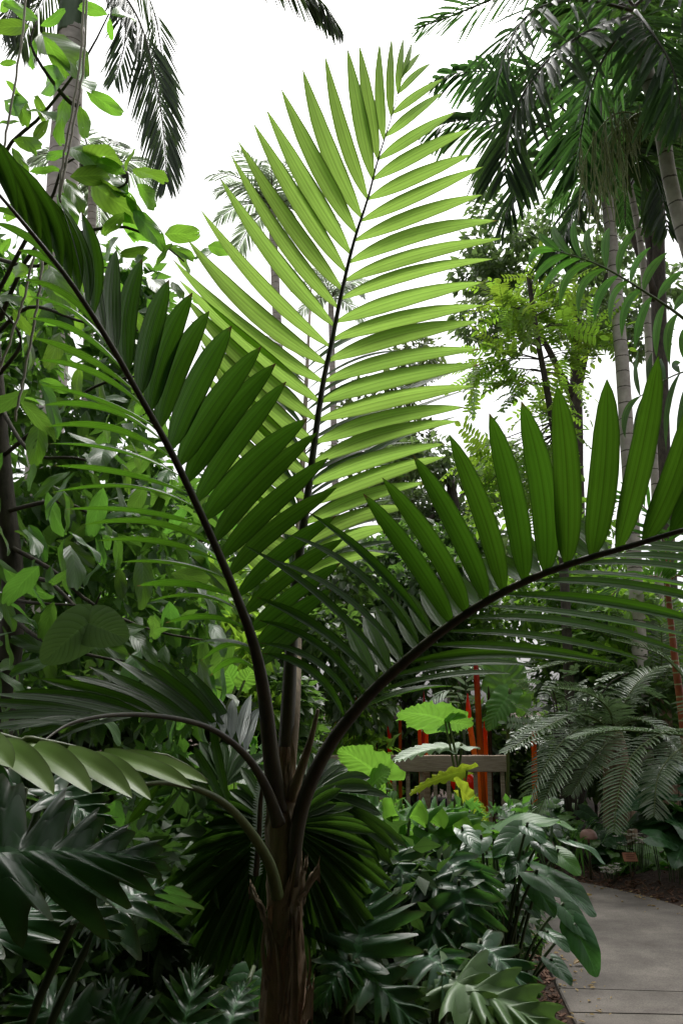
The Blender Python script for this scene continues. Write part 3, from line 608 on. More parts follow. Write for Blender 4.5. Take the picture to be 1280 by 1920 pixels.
# faint far palms left of the upright frond
def far_palm(label, cx, cy, Y, bx, by, nf, Lf, tr=.11, name='distant_palm'):
    c = P(cx, cy, Y); g = ground_under(P(bx, by, Y))
    fr = [arc_frond(c, k / nf * 6.283 + random.uniform(-.2, .2), random.uniform(.2, 1.2), Lf * random.uniform(.85, 1.1), random.uniform(1.3, 2.2)) for k in range(nf)]
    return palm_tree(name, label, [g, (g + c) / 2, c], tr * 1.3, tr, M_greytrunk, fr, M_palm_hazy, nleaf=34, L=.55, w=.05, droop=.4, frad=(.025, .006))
far_palm('faint distant palm behind the left leaflets of the upright frond', 510, 395, 19, 562, 1250, 12, 1.9, .10)
far_palm('smaller distant palm crown below the tip of the upright frond', 620, 560, 30, 640, 1250, 10, 2.0)

# tall grey palm at upper left with hanging fronds
g = ground_under(P(75, 1000, 8.5)); c0 = P(136, 55, 8.5); c1 = P(150, -40, 8.5)
def pf(*q): return [P(x, y, Y) for x, y, Y in q]
palm_tree('tall_grey_palm', 'tall smooth grey palm trunk with green crownshaft and hanging fronds at upper left', [g, P(95, 700, 8.5), P(118, 340, 8.5), P(128, 180, 8.5), c0], .19, .150, M_greytrunk,
    [dict(p=pf((165, -70, 8.5), (215, -30, 8.4), (262, 40, 8.3), (292, 150, 8.3), (308, 260, 8.3), (312, 345, 8.3)), n=130, L=.56, w=.026, droop=.55, vee=-.2, ang=.75),
     dict(p=pf((170, -80, 8.5), (240, -60, 8.7), (285, 10, 8.8), (305, 110, 8.8), (318, 200, 8.8)), n=60, L=.42, w=.022, droop=.6, vee=-.2, ang=.8),
     dict(p=pf((150, -70, 8.5), (220, 0, 8.3), (235, 70, 8.2), (215, 150, 8.2)), n=50, L=.45, w=.025, droop=.5, vee=-.2, ang=.8),
     dict(p=pf((150, -80, 8.5), (80, -60, 8.4), (30, 0, 8.3), (5, 60, 8.2)), n=60, L=.55, w=.025, droop=.5, vee=-.2, ang=.8),
     dict(p=pf((140, -80, 8.5), (100, -30, 9), (60, 30, 9.3), (40, 90, 9.5)), n=50, L=.5, w=.025, droop=.5, vee=-.2, ang=.8),
     dict(p=pf((150, -90, 8.5), (300, -190, 8.3), (430, -110, 8.1), (540, -40, 8.0), (600, 0, 8.0), (640, 55, 8.0)), n=110, L=.46, w=.035, droop=.6, vee=-.3, ang=.75),
     dict(p=pf((150, -90, 8.5), (60, -200, 8.0), (-80, -180, 7.6), (-200, -60, 7.4)), n=50, L=.5, w=.03, droop=.5)],
    M_palm_far, shaft=([P(132, 70, 8.5), P(138, 20, 8.5), P(146, -50, 8.5)], [.152, .17, .11]))
far_palm('distant drooping palm crown glimpsed just right of the tall grey trunk', 175, 330, 16, 160, 1200, 8, 1.6, .09)

# ------------------------------------------------------------------ dark palms at upper right
BROADTIP = [.2, .4, .62, .82, .98, 1, .95, .8, .45]
g = np.array([3.35, 6.0, 0.])
p1 = palm_tree('dark_palm', 'dark palm with pale ringed leaning trunk and drooping flower strands at upper right', [g, P(1420, 900, 6), P(1298, 500, 6), P(1258, 350, 6), P(1238, 240, 6), P(1215, 150, 6), P(1188, 45, 6)], .052, .064, M_ringtrunk,
    [dict(p=pf((1185, 30, 6), (1100, 60, 5.8), (1020, 120, 5.6), (960, 220, 5.5), (945, 330, 5.5)), n=64, L=0.59, w=0.037, droop=.55),
     dict(p=pf((1185, 20, 6), (1090, 0, 5.9), (1000, 20, 5.7), (950, 90, 5.6), (925, 190, 5.6)), n=57, L=0.54, w=0.031, droop=.5),
     dict(p=pf((1180, 20, 6), (1060, -60, 6), (930, -5, 6), (850, 28, 6), (785, 52, 6)), n=38, L=.34, w=.026, droop=.3, ang=.8),
     dict(p=pf((1185, 30, 6), (1120, 130, 6.2), (1090, 240, 6.3), (1085, 330, 6.3)), n=54, L=0.54, w=0.037, droop=.4),
     dict(p=pf((1190, 20, 6), (1220, 60, 5.7), (1260, 130, 5.5), (1280, 230, 5.4)), n=54, L=0.54, w=0.037, droop=.5),
     dict(p=pf((1190, 10, 6), (1250, -30, 5.6), (1330, 0, 5.3), (1380, 90, 5.2)), n=54, L=0.54, w=0.037, droop=.5),
     dict(p=pf((1185, 10, 6), (1120, -80, 5.4), (1040, -100, 4.9), (960, -60, 4.5)), n=54, L=0.54, w=0.037, droop=.4)],
    M_palm_dark, nleaf=36, L=.5, w=.06, prof=BROADTIP, clump=2, frad=(.017, .005))
for k in range(7):                            # beaded flower strands that arch from the trunk
    mb = MB(); sx, sy = 1236, 235
    side = -1 if k < 4 else 1
    e = [(sx, sy, 5.93), (sx + side * (30 + 12 * k % 40), sy - 25 + 8 * (k % 3), 5.85), (sx + side * (70 + 14 * (k % 4)), sy + 5 + 10 * (k % 3), 5.8), (sx + side * (85 + 22 * (k % 4)), sy + 90 + 20 * (k % 3), 5.8)]
    C = catmull([P(*q) for q in e], 18); mb.tube(C, list(np.linspace(.008, .004, 18)), 5)
    for i in range(4, 18):
        for q in range(2):
            s = C[i] + rng.normal(0, .03, 3); ln = random.uniform(.2, .5) * (1 if i > 8 else .6)
            dx = rng.normal(0, .05, 2)
            mb.tube([s, s + [dx[0] * .5, dx[1] * .5, -ln * .5], s + [dx[0], dx[1], -ln]], [.006, .0055, .003], 4, caps=False)
    link('flower_strand', mb.mesh('flower_strand', M_fruit), p1)
g = ground_under(P(1190, 1200, 10.66))
palm_tree('dark_palm', 'dark feathery palm behind, its long twisted fronds reaching left into the white sky', [g, P(1172, 780, 10.66), P(1160, 620, 10.66), P(1148, 480, 10.66), P(1130, 300, 10.66)], .095, .08, M_ringtrunk,
    [dict(p=pf((1130, 290, 10.66), (1040, 190, 10.40), (950, 140, 10.14), (870, 135, 10.01), (815, 150, 9.88)), n=57, L=0.49, w=0.068, droop=.5),
     dict(p=pf((1130, 290, 10.66), (1040, 240, 10.40), (950, 230, 10.27), (870, 225, 10.14), (800, 240, 10.01)), n=57, L=0.57, w=0.068, droop=.55),
     dict(p=pf((1130, 290, 10.66), (1050, 290, 10.27), (980, 330, 10.14), (945, 410, 10.01)), n=54, L=0.65, w=0.068, droop=.6),
     dict(p=pf((1130, 290, 10.66), (1080, 200, 11.05), (1010, 130, 11.44), (930, 160, 11.70)), n=51, L=0.68, w=0.068, droop=.4),
     dict(p=pf((1130, 290, 10.66), (1170, 180, 10.66), (1230, 150, 10.53), (1280, 220, 10.40)), n=51, L=0.74, w=0.068, droop=.5),
     dict(p=pf((1130, 290, 10.66), (1180, 280, 10.66), (1230, 330, 10.53), (1250, 430, 10.40)), n=51, L=0.68, w=0.068, droop=.5),
     dict(p=pf((1130, 290, 10.66), (1100, 350, 10.66), (1060, 430, 10.53), (1040, 480, 10.40)), n=51, L=0.61, w=0.068, droop=.5),
     dict(p=pf((1130, 290, 10.66), (1120, 120, 10.66), (1080, 20, 10.53), (1020, 0, 10.40)), n=51, L=0.74, w=0.081, droop=.4)],
    M_palm_dark, nleaf=44, prof=BROADTIP, clump=2, frad=(.02, .005))
g = ground_under(P(1225, 1200, 11.5))
palm_tree('slender_palm', 'slender brownish palm stem right of the pale ringed trunk', [g, P(1222, 800, 11.5), P(1205, 500, 11.5), P(1180, 350, 11.5)], .06, .045, M_ringtrunk,
    [arc_frond(P(1180, 350, 11.5), a, .9, 1.6, 2.0) for a in (.2, 1.3, 2.4, 3.4, 4.4, 5.4)], M_palm_dark, nleaf=30, L=.45, w=.05, droop=.45)

# glossy frond entering from the right edge: each leaflet is a piece of its own
g = np.array([3.2, 4.4, 0.])
pr = thing('bright_palm', 'glossy green palm frond reaching in from the right edge, with its slim stem', 'palm', g)
mb = MB(); mb.tube(catmull([g, P(1620, 1050, 4.4), P(1400, 760, 4.4)], 14), list(np.linspace(.06, .035, 14)), 10); link('trunk', mb.mesh('trunk', M_ringtrunk), pr)
def edge_frond(pts, rows, w, m):
    fr_up = [(tx, ty, bx, by) for tx, ty, bx, by in rows if ty < by]; fr_dn = [q for q in rows if q[1] >= q[3]]
    return traced_frond(pts, [.014, .011, .008, .006, .003], [dict(l=fr_up, w=w, arch=(-8, -4), dY=.1, roll=25), dict(l=fr_dn, w=w, arch=(-10, -12), dY=-.1, roll=-30)], m, M_petiole, parent=pr)
up_ = [(1155 + (k * 24) - 30, 470 + 7 * k - 55 * math.sin(min(1, .35 + k / 6) * 1.5), 1100 + k * 23, 486 + k * 13) for k in range(9)]
up_ = [(1010, 440, 1050, 470), (1035, 425, 1070, 476), (1075, 415, 1090, 482), (1105, 425, 1112, 492), (1145, 418, 1135, 503), (1190, 430, 1158, 516), (1212, 462, 1180, 530), (1250, 478, 1205, 546), (1285, 505, 1232, 562), (1320, 530, 1262, 583), (1350, 570, 1290, 605)]
dn_ = [(990, 500, 1045, 470), (1000, 528, 1068, 476), (1018, 548, 1090, 482), (1045, 570, 1112, 492), (1078, 590, 1135, 503), (1108, 598, 1158, 516), (1140, 605, 1178, 528), (1165, 632, 1200, 542), (1195, 655, 1222, 556), (1228, 672, 1245, 572), (1255, 690, 1270, 588), (1290, 700, 1295, 608)]
edge_frond([(1400, 760, 4.4), (1345, 660, 4.3), (1280, 597, 4.2), (1200, 542, 4.1), (1120, 496, 4.0), (1035, 468, 3.9)], up_ + dn_, 19, M_palm_bright)
edge_frond([(1400, 760, 4.4), (1380, 700, 4.6), (1330, 690, 4.8), (1260, 705, 4.9), (1175, 760, 5.0)],
           [(1195 + 26 * k, 660 + 6 * k, 1200 + 26 * k, 745 - 11 * k) for k in range(6)] + [(1170 + 26 * k, 830 + 4 * k, 1200 + 26 * k, 745 - 11 * k) for k in range(6)], 15, M_palm_dark)

# light green tree with compound leaves: every compound leaf is a piece
g = ground_under(P(1060, 1250, 10.8))
lt = thing('light_green_tree', 'slim tree with light green compound leaves right of the upright frond', 'tree', g)
C = catmull([g, P(1058, 1100, 10.8), P(1045, 870, 10.8), P(1028, 750, 10.8), P(1008, 640, 10.8), P(990, 520, 10.8)], 24)
mb = MB(); mb.tube(C, list(np.linspace(.07, .03, 24)), 8)
tips = []
for k in range(46):
    while True:
        x = random.uniform(868, 1150); y = random.uniform(465, 950)
        lo = np.interp(y, [460, 520, 560, 700, 850, 950], [950, 900, 860, 870, 860, 900]); hi = np.interp(y, [460, 520, 640, 760, 950], [1050, 1120, 1140, 1100, 1000])
        if lo < x < hi: break
    s = C[min(23, int(np.interp(y + 60, [500, 640, 750, 870, 1100], [23, 20, 17, 13, 9])))]; e = P(x, y, 10.8 + random.uniform(-.9, .9)); tips.append((s, e))
    mb.tube(catmull([s, (s + e) / 2 + [0, 0, .06], e], 7), list(np.linspace(.012, .003, 7)), 5)
link('trunk', mb.mesh('trunk', M_bark), lt)
def compound(m, n=8):
    mb = MB(); mb.tube([(0, 0, 0), (0, .5, -.02), (0, 1, -.12)], [.008, .006, .003], 4)
    for k in range(n):
        t = .18 + .8 * k / n
        for sd in (-1, 1):
            b = np.array([0, t, -.12 * t * t]); d = np.array([sd * .21, .07, random.uniform(-.06, .02)]) * random.uniform(.85, 1.1)
            leaflet(mb, b, b + d, .085, np.array([0, 0, 1.]), (0, 0, .012), 5, 3, .2, [.3, .5, .75, .95, 1, .8, .5, .25, .02])
    b = np.array([0, 1, -.12]); leaflet(mb, b, b + [0, .24, -.05], .125, np.array([0, 0, 1.]), segs=5, cols=3)
    return mb.mesh('leaf', m)
cm = [compound(M_light) for _ in range(3)]
for s, e in tips:
    d0 = unit(e - s)
    for q in range(6):
        t = random.uniform(.35, 1.02); b = s + (e - s) * t + [0, 0, .06 * 4 * t * (1 - t) * .5]
        d = unit(d0 * .6 + rng.normal(0, .6, 3) + [0, 0, -.35])
        put_leaf(lt, random.choice(cm), b, b + d * random.uniform(.42, .64), unit(UP + rng.normal(0, .35, 3)), 1.0)

# ------------------------------------------------------------------ broad-leaved tree at left
g = np.array([-1.75, 4.3, 0.])
bt = thing('broadleaf_tree', 'broad-leaved tree with large oval leaves and dark twisting branches along the left edge', 'tree', g)
mb = MB(); TB = catmull([g, P(10, 1300, 4.3), P(25, 1100, 4.3), P(5, 900, 4.3), P(-20, 600, 4.3), P(-60, 200, 4.3), P(-80, -200, 4.2)], 30)
mb.tube(TB, list(np.linspace(.065, .04, 30)), 12, wob=.08); btrunk = link('trunk', mb.mesh('trunk', M_bark), bt)
BR = [[(-15, 400, 4.2), (10, 285, 3.9), (80, 215, 3.7), (160, 110, 3.6), (205, 25, 3.5)], [(-10, 560, 4.2), (60, 430, 3.9), (98, 370, 3.8), (120, 310, 3.7), (165, 290, 3.7)], [(0, 600, 4.2), (60, 470, 3.9), (140, 440, 3.7), (230, 425, 3.6), (300, 455, 3.6), (345, 490, 3.5)],
      [(0, 700, 4.2), (40, 640, 4), (0, 575, 3.8)], [(0, 620, 4.2), (60, 575, 4), (160, 605, 3.8), (260, 620, 3.7)], [(0, 860, 4.3), (100, 780, 4), (190, 720, 3.8), (300, 700, 3.7)], [(10, 960, 4.3), (110, 940, 4), (200, 975, 3.9), (330, 985, 3.8)],
      [(20, 1080, 4.3), (90, 1090, 4), (160, 1150, 3.8), (190, 1110, 3.7)], [(10, 1120, 4.3), (60, 1130, 4), (150, 1135, 3.8)], [(15, 1150, 4.3), (80, 1200, 4), (200, 1235, 3.8), (300, 1240, 3.7)], [(10, 1020, 4.3), (100, 1070, 4.1), (170, 1130, 4), (280, 1180, 3.8), (380, 1200, 3.8)],
      [(0, 760, 4.3), (60, 850, 4), (150, 860, 3.9), (260, 900, 3.8)], [(150, 200, 3.65), (120, 180, 3.6), (60, 90, 3.5), (70, 40, 3.5)], [(232, 330, 3.7), (238, 325, 3.6), (236, 345, 3.6), (215, 355, 3.6)], [(-20, 480, 4.2), (60, 500, 4), (130, 480, 3.9), (220, 510, 3.8)]]
tw = []
for b in BR:
    C = catmull([P(*q) for q in b], 14); mb = MB(); mb.tube(C, list(np.linspace(.013, .0035, 14)), 7, wob=.15); link('branch', mb.mesh('branch', M_bark), bt); tw.append(C)
ov = [ovate(M_broad, w, cup=c, droop=d_, wave=.05) for w, c, d_ in ((.30, .1, .2), (.34, .25, .15), (.27, .3, .35), (.31, .05, .3))]
ovs = [ovate(M_broad_shade, w, cup=c, droop=d_, wave=.05) for w, c, d_ in ((.30, .1, .25), (.34, .25, .2), (.27, .3, .4))]
Z1 = [(190, 100, 60, 10), (150, 130, -10, 140), (205, 130, 340, 70), (210, 170, 380, 280), (215, 180, 350, 370), (540, 75, 395, 20), (560, 70, 685, 35), (550, 90, 550, 205), (175, 200, 140, 310), (430, 450, 605, 575), (400, 530, 450, 700), (400, 440, 470, 330), (340, 480, 260, 650), (0, 320, 70, 310), (30, 400, 100, 470), (90, 460, 130, 600), (100, 610, 0, 600), (330, 400, 180, 400), (240, 640, 200, 500), (340, 740, 455, 735), (340, 770, 215, 770), (400, 790, 630, 745), (630, 870, 490, 800), (630, 870, 640, 745), (665, 850, 805, 870), (350, 885, 550, 870), (450, 900, 600, 1060), (630, 950, 690, 1070), (690, 920, 815, 1050), (620, 1070, 530, 1140), (670, 1050, 800, 1190), (620, 1060, 680, 1190), (520, 880, 600, 930), (330, 900, 410, 1000), (820, 1170, 940, 1170), (770, 1220, 690, 1150), (750, 1240, 640, 1280), (840, 1230, 960, 1280), (540, 1215, 620, 1290), (1040, 1230, 1150, 1250), (640, 970, 550, 890), (60, 740, 140, 840), (70, 700, 230, 745), (110, 680, 190, 770), (240, 600, 170, 700), (20, 500, 140, 560), (0, 60, 60, 0), (300, 960, 380, 1080), (160, 560, 250, 540), (150, 860, 270, 830), (130, 1000, 40, 1080), (60, 1190, 0, 1260)]
Z4 = [(740, 90, 640, 100), (780, 130, 830, 20), (880, 60, 1010, 150), (1100, 60, 1000, 30), (860, 210, 910, 270), (1010, 330, 960, 280), (760, 200, 800, 180), (400, 90, 450, 180), (430, 20, 520, 100), (150, 160, 20, 130), (250, 130, 330, 250)]
for L_, oy in ((Z1, 0), (Z4, 450)):
    for bx, by, tx, ty in L_:
        b = P(bx * .375, by * .375 + oy, 3.6 + random.uniform(-.15, .15)); t = P(tx * .375, ty * .375 + oy, 3.6 + random.uniform(-.12, .1))
        put_leaf(bt, random.choice(ov), b, b + (t - b) * 1.03, facing(b, .35, random.choice((.9, .9, -.9)), .3), random.uniform(.70, .88))
def sky_hole(x, y):
    return ((x - 165) / 35) ** 2 + ((y - 640) / 45) ** 2 < 1 or ((x - 320) / 45) ** 2 + ((y - 640) / 30) ** 2 < 1 or (y < 560 and x > 250) or (y < 470 and x > 140)
def rand_leaf(m_set, x, y, Y, ln):
    b = P(x, y, Y); d = unit(np.array([random.gauss(.25, .6), random.gauss(-.1, .5), random.gauss(-.55, .4)]))
    put_leaf(bt, random.choice(m_set), b, b + d * ln, facing(b, .8, .25, .4), random.uniform(.75, .95))
n_ = 0
while n_ < 232:
    x = random.uniform(-20, 470); y = random.uniform(420, 1330)
    if sky_hole(x, y) or (x > 330 and y < 800) or (x > 480 - (1330 - y) * .05): continue
    rand_leaf(ov if y < 700 else (ovs if random.random() < .75 + (y - 700) / 1200 else ov), x, y, random.uniform(3.2, 4.6), random.uniform(.14, .23)); n_ += 1  # lower leaves mostly take the shade-darkened copy
# a big pale pair in front of the dark branches
for bx, by, tx, ty in ((165, 1168, 80, 1240), (168, 1168, 235, 1195)):
    put_leaf(bt, heart(M_lobed_pale, cup=.1, droop=.1), P(bx, by, 2.9), P(tx, ty, 2.8), facing(P(bx, by, 2.9), .2, .9, .1), .9)
# crown fill, plus unseen leaf masses added round the camera to shade the foreground
mb = MB()
bl_ = [b for b in px_blobs([(random.uniform(-60, 440), random.uniform(430, 1330), random.uniform(30, 60), random.uniform(4.8, 6.4)) for _ in range(150)], .3)]
def keep(b):
    d = b[0] - CAM; f = d[1] * CA + d[2] * SA; x = 640 + d[0] / f * F; y = 960 - (-d[1] * SA + d[2] * CA) / f * F
    return not (sky_hole(x, y) or (x > 280 and y < 900))
cloud_leaves(mb, [b for b in bl_ if keep(b)], 7500, .15, 0, .6)
cloud_leaves(mb, clumps((-2.5, 1.1, 1.7), (.6, 1.5, 1.5), 50, .45), 6500, .2, 0, .5)  # unseen leaf masses added as shade from here down
cloud_leaves(mb, clumps((-.8, .9, 4.9), (3.4, 1.5, .6), 80, .55), 15000, .24, 0, .5)
cloud_leaves(mb, clumps((4.0, -.6, 3.4), (1.0, 2.6, 2.6), 60, .7), 9000, .26, 0, .5)
cloud_leaves(mb, clumps((-3.6, 1.2, 3.6), (1.6, 3.2, 1.2), 46, .6), 6500, .24, 0, .5)
cloud_leaves(mb, clumps((-.6, -2.2, 4.4), (4.2, 2.0, 1.2), 70, .75), 16000, .27, 0, .5)
cloud_leaves(mb, clumps((0, -5.0, 3.6), (7.0, 1.2, 3.4), 95, 1.0), 26000, .32, 0, .5)
link('crown_and_shade_leaves', mb.mesh('crown_and_shade_leaves', M_broad_shade), bt)['kind'] = 'stuff'
mb = MB()
for q in ([TB[20], (-3, 2.5, 3.6), (-3.6, .5, 3.8)], [TB[24], (-2.6, 1.0, 4.6), (-1.8, -1.6, 4.3), (.5, -2.2, 4.3)]):
    mb.tube(catmull(q, 14), list(np.linspace(.05, .02, 14)), 8)
link('limb', mb.mesh('limb', M_bark), bt)  # unseen limbs leading into the added shade masses

# hanging aerial roots at left
def strand(label, pts, r=.005):
    mb = MB(); C = catmull([P(*q) for q in pts], 30) + rng.normal(0, .002, (30, 3)); mb.tube(C, r, 6)
    tag(link('aerial_root', mb.mesh('aerial_root', M_vine)), label, 'aerial root', 'aerial roots hanging at the left edge')
strand('thin pale aerial root hanging nearest the left edge, across the oval leaves', [(60, -300, 3.1), (50, -20, 3.2), (40, 80, 3.2), (22, 190, 3.2), (5, 290, 3.2), (-30, 420, 3.2)])
strand('pale aerial root in front of the grey trunk, left one of a close pair', [(170, -300, 3.1), (157, 0, 3.2), (150, 120, 3.2), (132, 230, 3.2), (118, 300, 3.2), (112, 380, 3.2)])
strand('pale aerial root in front of the grey trunk, right one of a close pair', [(176, -300, 3.1), (164, 0, 3.2), (156, 130, 3.2), (140, 230, 3.2), (126, 300, 3.2), (113, 372, 3.2)])
strand('pale brown aerial root swinging down past the middle left leaves', [(92, 440, 3.2), (80, 500, 3.1), (72, 560, 3.1), (58, 640, 3.1), (42, 720, 3.1), (28, 790, 3.1)])
strand('aerial root leaning down to the left edge below the dark frond tip', [(70, 450, 3.15), (55, 520, 3.15), (35, 590, 3.15), (5, 680, 3.15), (-30, 760, 3.15)])

# ------------------------------------------------------------------ fence beyond the path
FY = 10.2; zt = P(800, 1416, FY)[2]; zb = P(800, 1447, FY)[2]; xr = P(947, 1420, FY)[0]; xl = P(560, 1420, FY)[0]
fence = thing('picket_fence', 'weathered grey wooden picket fence with broad top rail behind the path', 'fence', (xr, FY, 0))
mb = MB(); V = []
nx = 40
for k in range(nx + 1):                                    # slightly worn board
    x = xl + (xr - xl) * k / nx; j = random.uniform(-.003, .003)
    V.append([(x, FY - .03, zb + j), (x, FY - .034, zb + .006 + j), (x, FY - .034, zt - .008 + j), (x, FY - .026, zt + j), (x, FY + .026, zt + j), (x, FY + .034, zt - .008 + j), (x, FY + .034, zb + .006 + j), (x, FY + .03, zb + j)])
V = np.array(V); mb.grid(V, np.zeros(V.shape[:2] + (2,)), 0, True)
mb.f.append(tuple(range(8))); mb.m.append(0); mb.f.append(tuple(mb.n - 1 - i for i in range(8))); mb.m.append(0)
link('top_rail', mb.mesh('top_rail', M_wood, False), fence)
mb = MB(); mb.box(((xl + xr) / 2, FY + .055, .22), ((xr - xl) / 2, .018, .045)); link('bottom_rail', mb.mesh('bottom_rail', M_wood, False), fence)
mb = MB()
mb.box((0, 0, 0), (.022, .014, .5)); pk = mb.mesh('picket', M_wood, False)
n_p = int((xr - xl) / .155)
for k in range(n_p + 1):
    x = xr - .04 - k * .155
    o = link('picket', pk, fence, Matrix.Translation((x, FY + .012, (zb + .09) / 2)) @ Matrix.Rotation(random.gauss(0, .008), 4, 'Y') @ Matrix.Diagonal((1, 1, (zb - .09 + .004), 1)))
for x in (xr - .9, (xl + xr) / 2 - .3, xl + .1):
    mb = MB(); mb.box((x, FY + .112, zt / 2 - .03), (.035, .035, zt / 2 - .03)); link('post', mb.mesh('post', M_wood, False), fence)

# ------------------------------------------------------------------ glass reeds and the red glass globe
def reed(label, top, foot_x, Y, w, m):
    t = P(top[0], top[1], Y); b = ground_under(P(foot_x, 1500, Y)); r = w * .42 * Y / F; mb = MB()
    C = catmull([b, b + (t - b) * .4 + [random.gauss(0, .02), 0, 0], b + (t - b) * .8, t], 22)
    mb.tube(C, [r * (1.0 - .12 * (i / 21)) * (1 if i < 17 else max(.06, (21 - i) / 5.0) ** .8) for i in range(22)], 10)
    me = mb.mesh('glass_reed', m)
    for u in me.uv_layers[0].data: u.uv[1] *= 2.2 / np.linalg.norm(t - b)
    tag(link('glass_reed', me), label, 'glass sculpture', 'glass reeds behind the fence')
reed('tallest amber brown glass reed with red upper end beside the upright ear leaf', (890, 1222), 908, 10.9, 14, M_glass_amber)
reed('bright orange glass reed with red tip left of the tall amber one', (876, 1300), 893, 10.7, 13, M_glass_or)
reed('orange glass reed half hidden between the amber and dark brown reeds', (908, 1345), 913, 11.1, 10, M_glass_or)
reed('dark brown pointed glass reed right of the tall amber one', (915, 1285), 924, 10.8, 9, M_glass_dark)
reed('short orange glass reed right of the fence, in front of the cycad shrubs', (1000, 1352), 998, 11.5, 12, M_glass_or)
reed('lower orange glass reed spike below the cycad frond, right of the fence', (998, 1425), 1000, 11.2, 8, M_glass_or)
reed('plain red glass reed between fence end and palm, brightest of the left group', (728, 1318), 733, 11.4, 9, M_glass_red)
reed('thin red glass reed seen close to the right frond stalk', (668, 1300), 672, 11.6, 7, M_glass_red)
reed('brown glass reed right of the thin red one near the frond stalk', (702, 1310), 704, 11.8, 7, M_glass_dark)
reed('brown red glass reed just right of the brightest red one', (749, 1318), 752, 11.7, 8, M_glass_amber)
reed('red glass reed rising behind the spreading ear leaf', (794, 1295), 797, 12, 8, M_glass_red)
reed('orange glass reed below the spreading ear leaf, left of two', (786, 1340), 787, 11.3, 9, M_glass_or)
reed('orange glass reed below the spreading ear leaf, right of two', (799, 1345), 799, 11.2, 9, M_glass_or)
reed('red glass reed left of the right frond stalk near the palm heart', (627, 1335), 628, 11.8, 8, M_glass_red)
reed('red glass reed just right of the palm spear', (573, 1322), 575, 12, 8, M_glass_red)
reed('orange glass reed just left of the palm heart', (494, 1330), 496, 11.5, 10, M_glass_or)
gc = P(868, 1467, 11.0)
mb = MB()
for i in range(17):
    pass
prof_ = [(math.sin(math.pi * i / 18), -math.cos(math.pi * i / 18)) for i in range(19)]
G = np.zeros((19, 32, 3)); U = np.zeros((19, 32, 2))
for i, (r, z) in enumerate(prof_):
    for j in range(32):
        a = j / 32 * 6.283; k = 1 + .03 * math.cos(8 * a)
        G[i, j] = gc + .15 * np.array([r * k * math.cos(a), r * k * math.sin(a), z * .95]); U[i, j] = (j / 32, i / 19 * 2.2)
mb.grid(G, U, 0, True); mb.tube([gc + [0, 0, -gc[2] - .02], gc + [0, 0, -.12]], [.03, .02], 8)
tag(link('glass_globe', mb.mesh('glass_globe', M_glass_red)), 'glossy red ribbed glass globe on a stem showing between the fence pickets', 'glass sculpture')

# ------------------------------------------------------------------ leafy plants, each with its own leaves and stalks
LB = [lobed(M_lobed, n, s_, cup=c, droop=d_, wave=w_, sub=1) for n, s_, c, d_, w_ in ((6, .22, .12, .2, .07), (6, .20, .2, .35, .08), (5, .24, .05, .25, .08))]
LBB = [lobed(M_lobed_bright, n, s_, cup=c, droop=d_, wave=w_, sub=1) for n, s_, c, d_, w_ in ((7, .28, .2, .2, .12), (6, .30, .3, .3, .12))]
LBP = [lobed(M_lobed_pale, 6, .26, cup=.15, droop=.25, wave=.1, sub=1)]
HT = [heart(M_heart, cup=c, droop=d_, wave=w_) for c, d_, w_ in ((.15, .2, .04), (.3, .35, .05), (.05, .3, .06))]
HTB = [heart(M_lobed_bright, cup=c, droop=d_, wave=.04) for c, d_ in ((.15, .25), (.3, .2))]
EAR = [ear(m, cup=.12, droop=.2, wave=.03) for m in (M_ear, M_ear_pale, M_ear_yellow)]
def plant(name, label, foot, leaves, cat='plant', group=None, sr=.007, m_st=M_stem_dark, rise=.3):
    """leaves: (mesh, base px, base py, tip px, tip py, Y base, Y tip, up weight, camera weight, width)"""
    foot = np.array(foot, float); t = thing(name, label, cat, foot, group)
    for me, bx, by, tx, ty, Yb, Yt, u, c, w in leaves:
        b = P(bx, by, Yb); e = P(tx, ty, Yt); o = put_leaf(t, me, b, e, facing(b, u, c, .08), w)
        f = foot + rng.normal(0, .04, 3) * [1, 1, 0]
        mid = f * .45 + b * .55 + np.array([0, 0, rise * abs(b[2] - f[2])]) * .5
        stalk(o, [f, mid, b - (e - b) * .03, b], sr * 1.3, sr * .7, m_st, n=12)
    return t
def foot_at(px, Y): return ground_under(P(px, 1700, Y))
r_ = random.choice
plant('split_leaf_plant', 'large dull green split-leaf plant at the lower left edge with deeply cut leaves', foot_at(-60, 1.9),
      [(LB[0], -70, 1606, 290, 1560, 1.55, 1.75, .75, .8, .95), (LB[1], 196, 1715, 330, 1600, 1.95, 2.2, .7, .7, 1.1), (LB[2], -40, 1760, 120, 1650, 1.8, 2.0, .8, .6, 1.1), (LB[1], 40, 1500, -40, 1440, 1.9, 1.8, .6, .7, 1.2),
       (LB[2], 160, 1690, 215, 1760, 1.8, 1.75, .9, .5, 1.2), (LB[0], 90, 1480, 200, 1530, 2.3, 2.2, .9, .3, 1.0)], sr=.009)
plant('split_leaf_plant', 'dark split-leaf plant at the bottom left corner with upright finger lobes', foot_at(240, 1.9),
      [(LB[0], 240, 1990, 200, 1830, 1.9, 2.0, .5, .9, 1.0), (LB[1], 330, 1990, 370, 1800, 2.0, 2.1, .5, .8, 1.0), (LB[2], 150, 1950, 40, 1830, 1.9, 2.0, .6, .8, 1.0), (LB[1], 420, 1960, 460, 1800, 2.3, 2.5, .6, .7, .9), (HT[0], 470, 1830, 440, 1910, 2.6, 2.5, .7, .7, 1.0)], sr=.008)
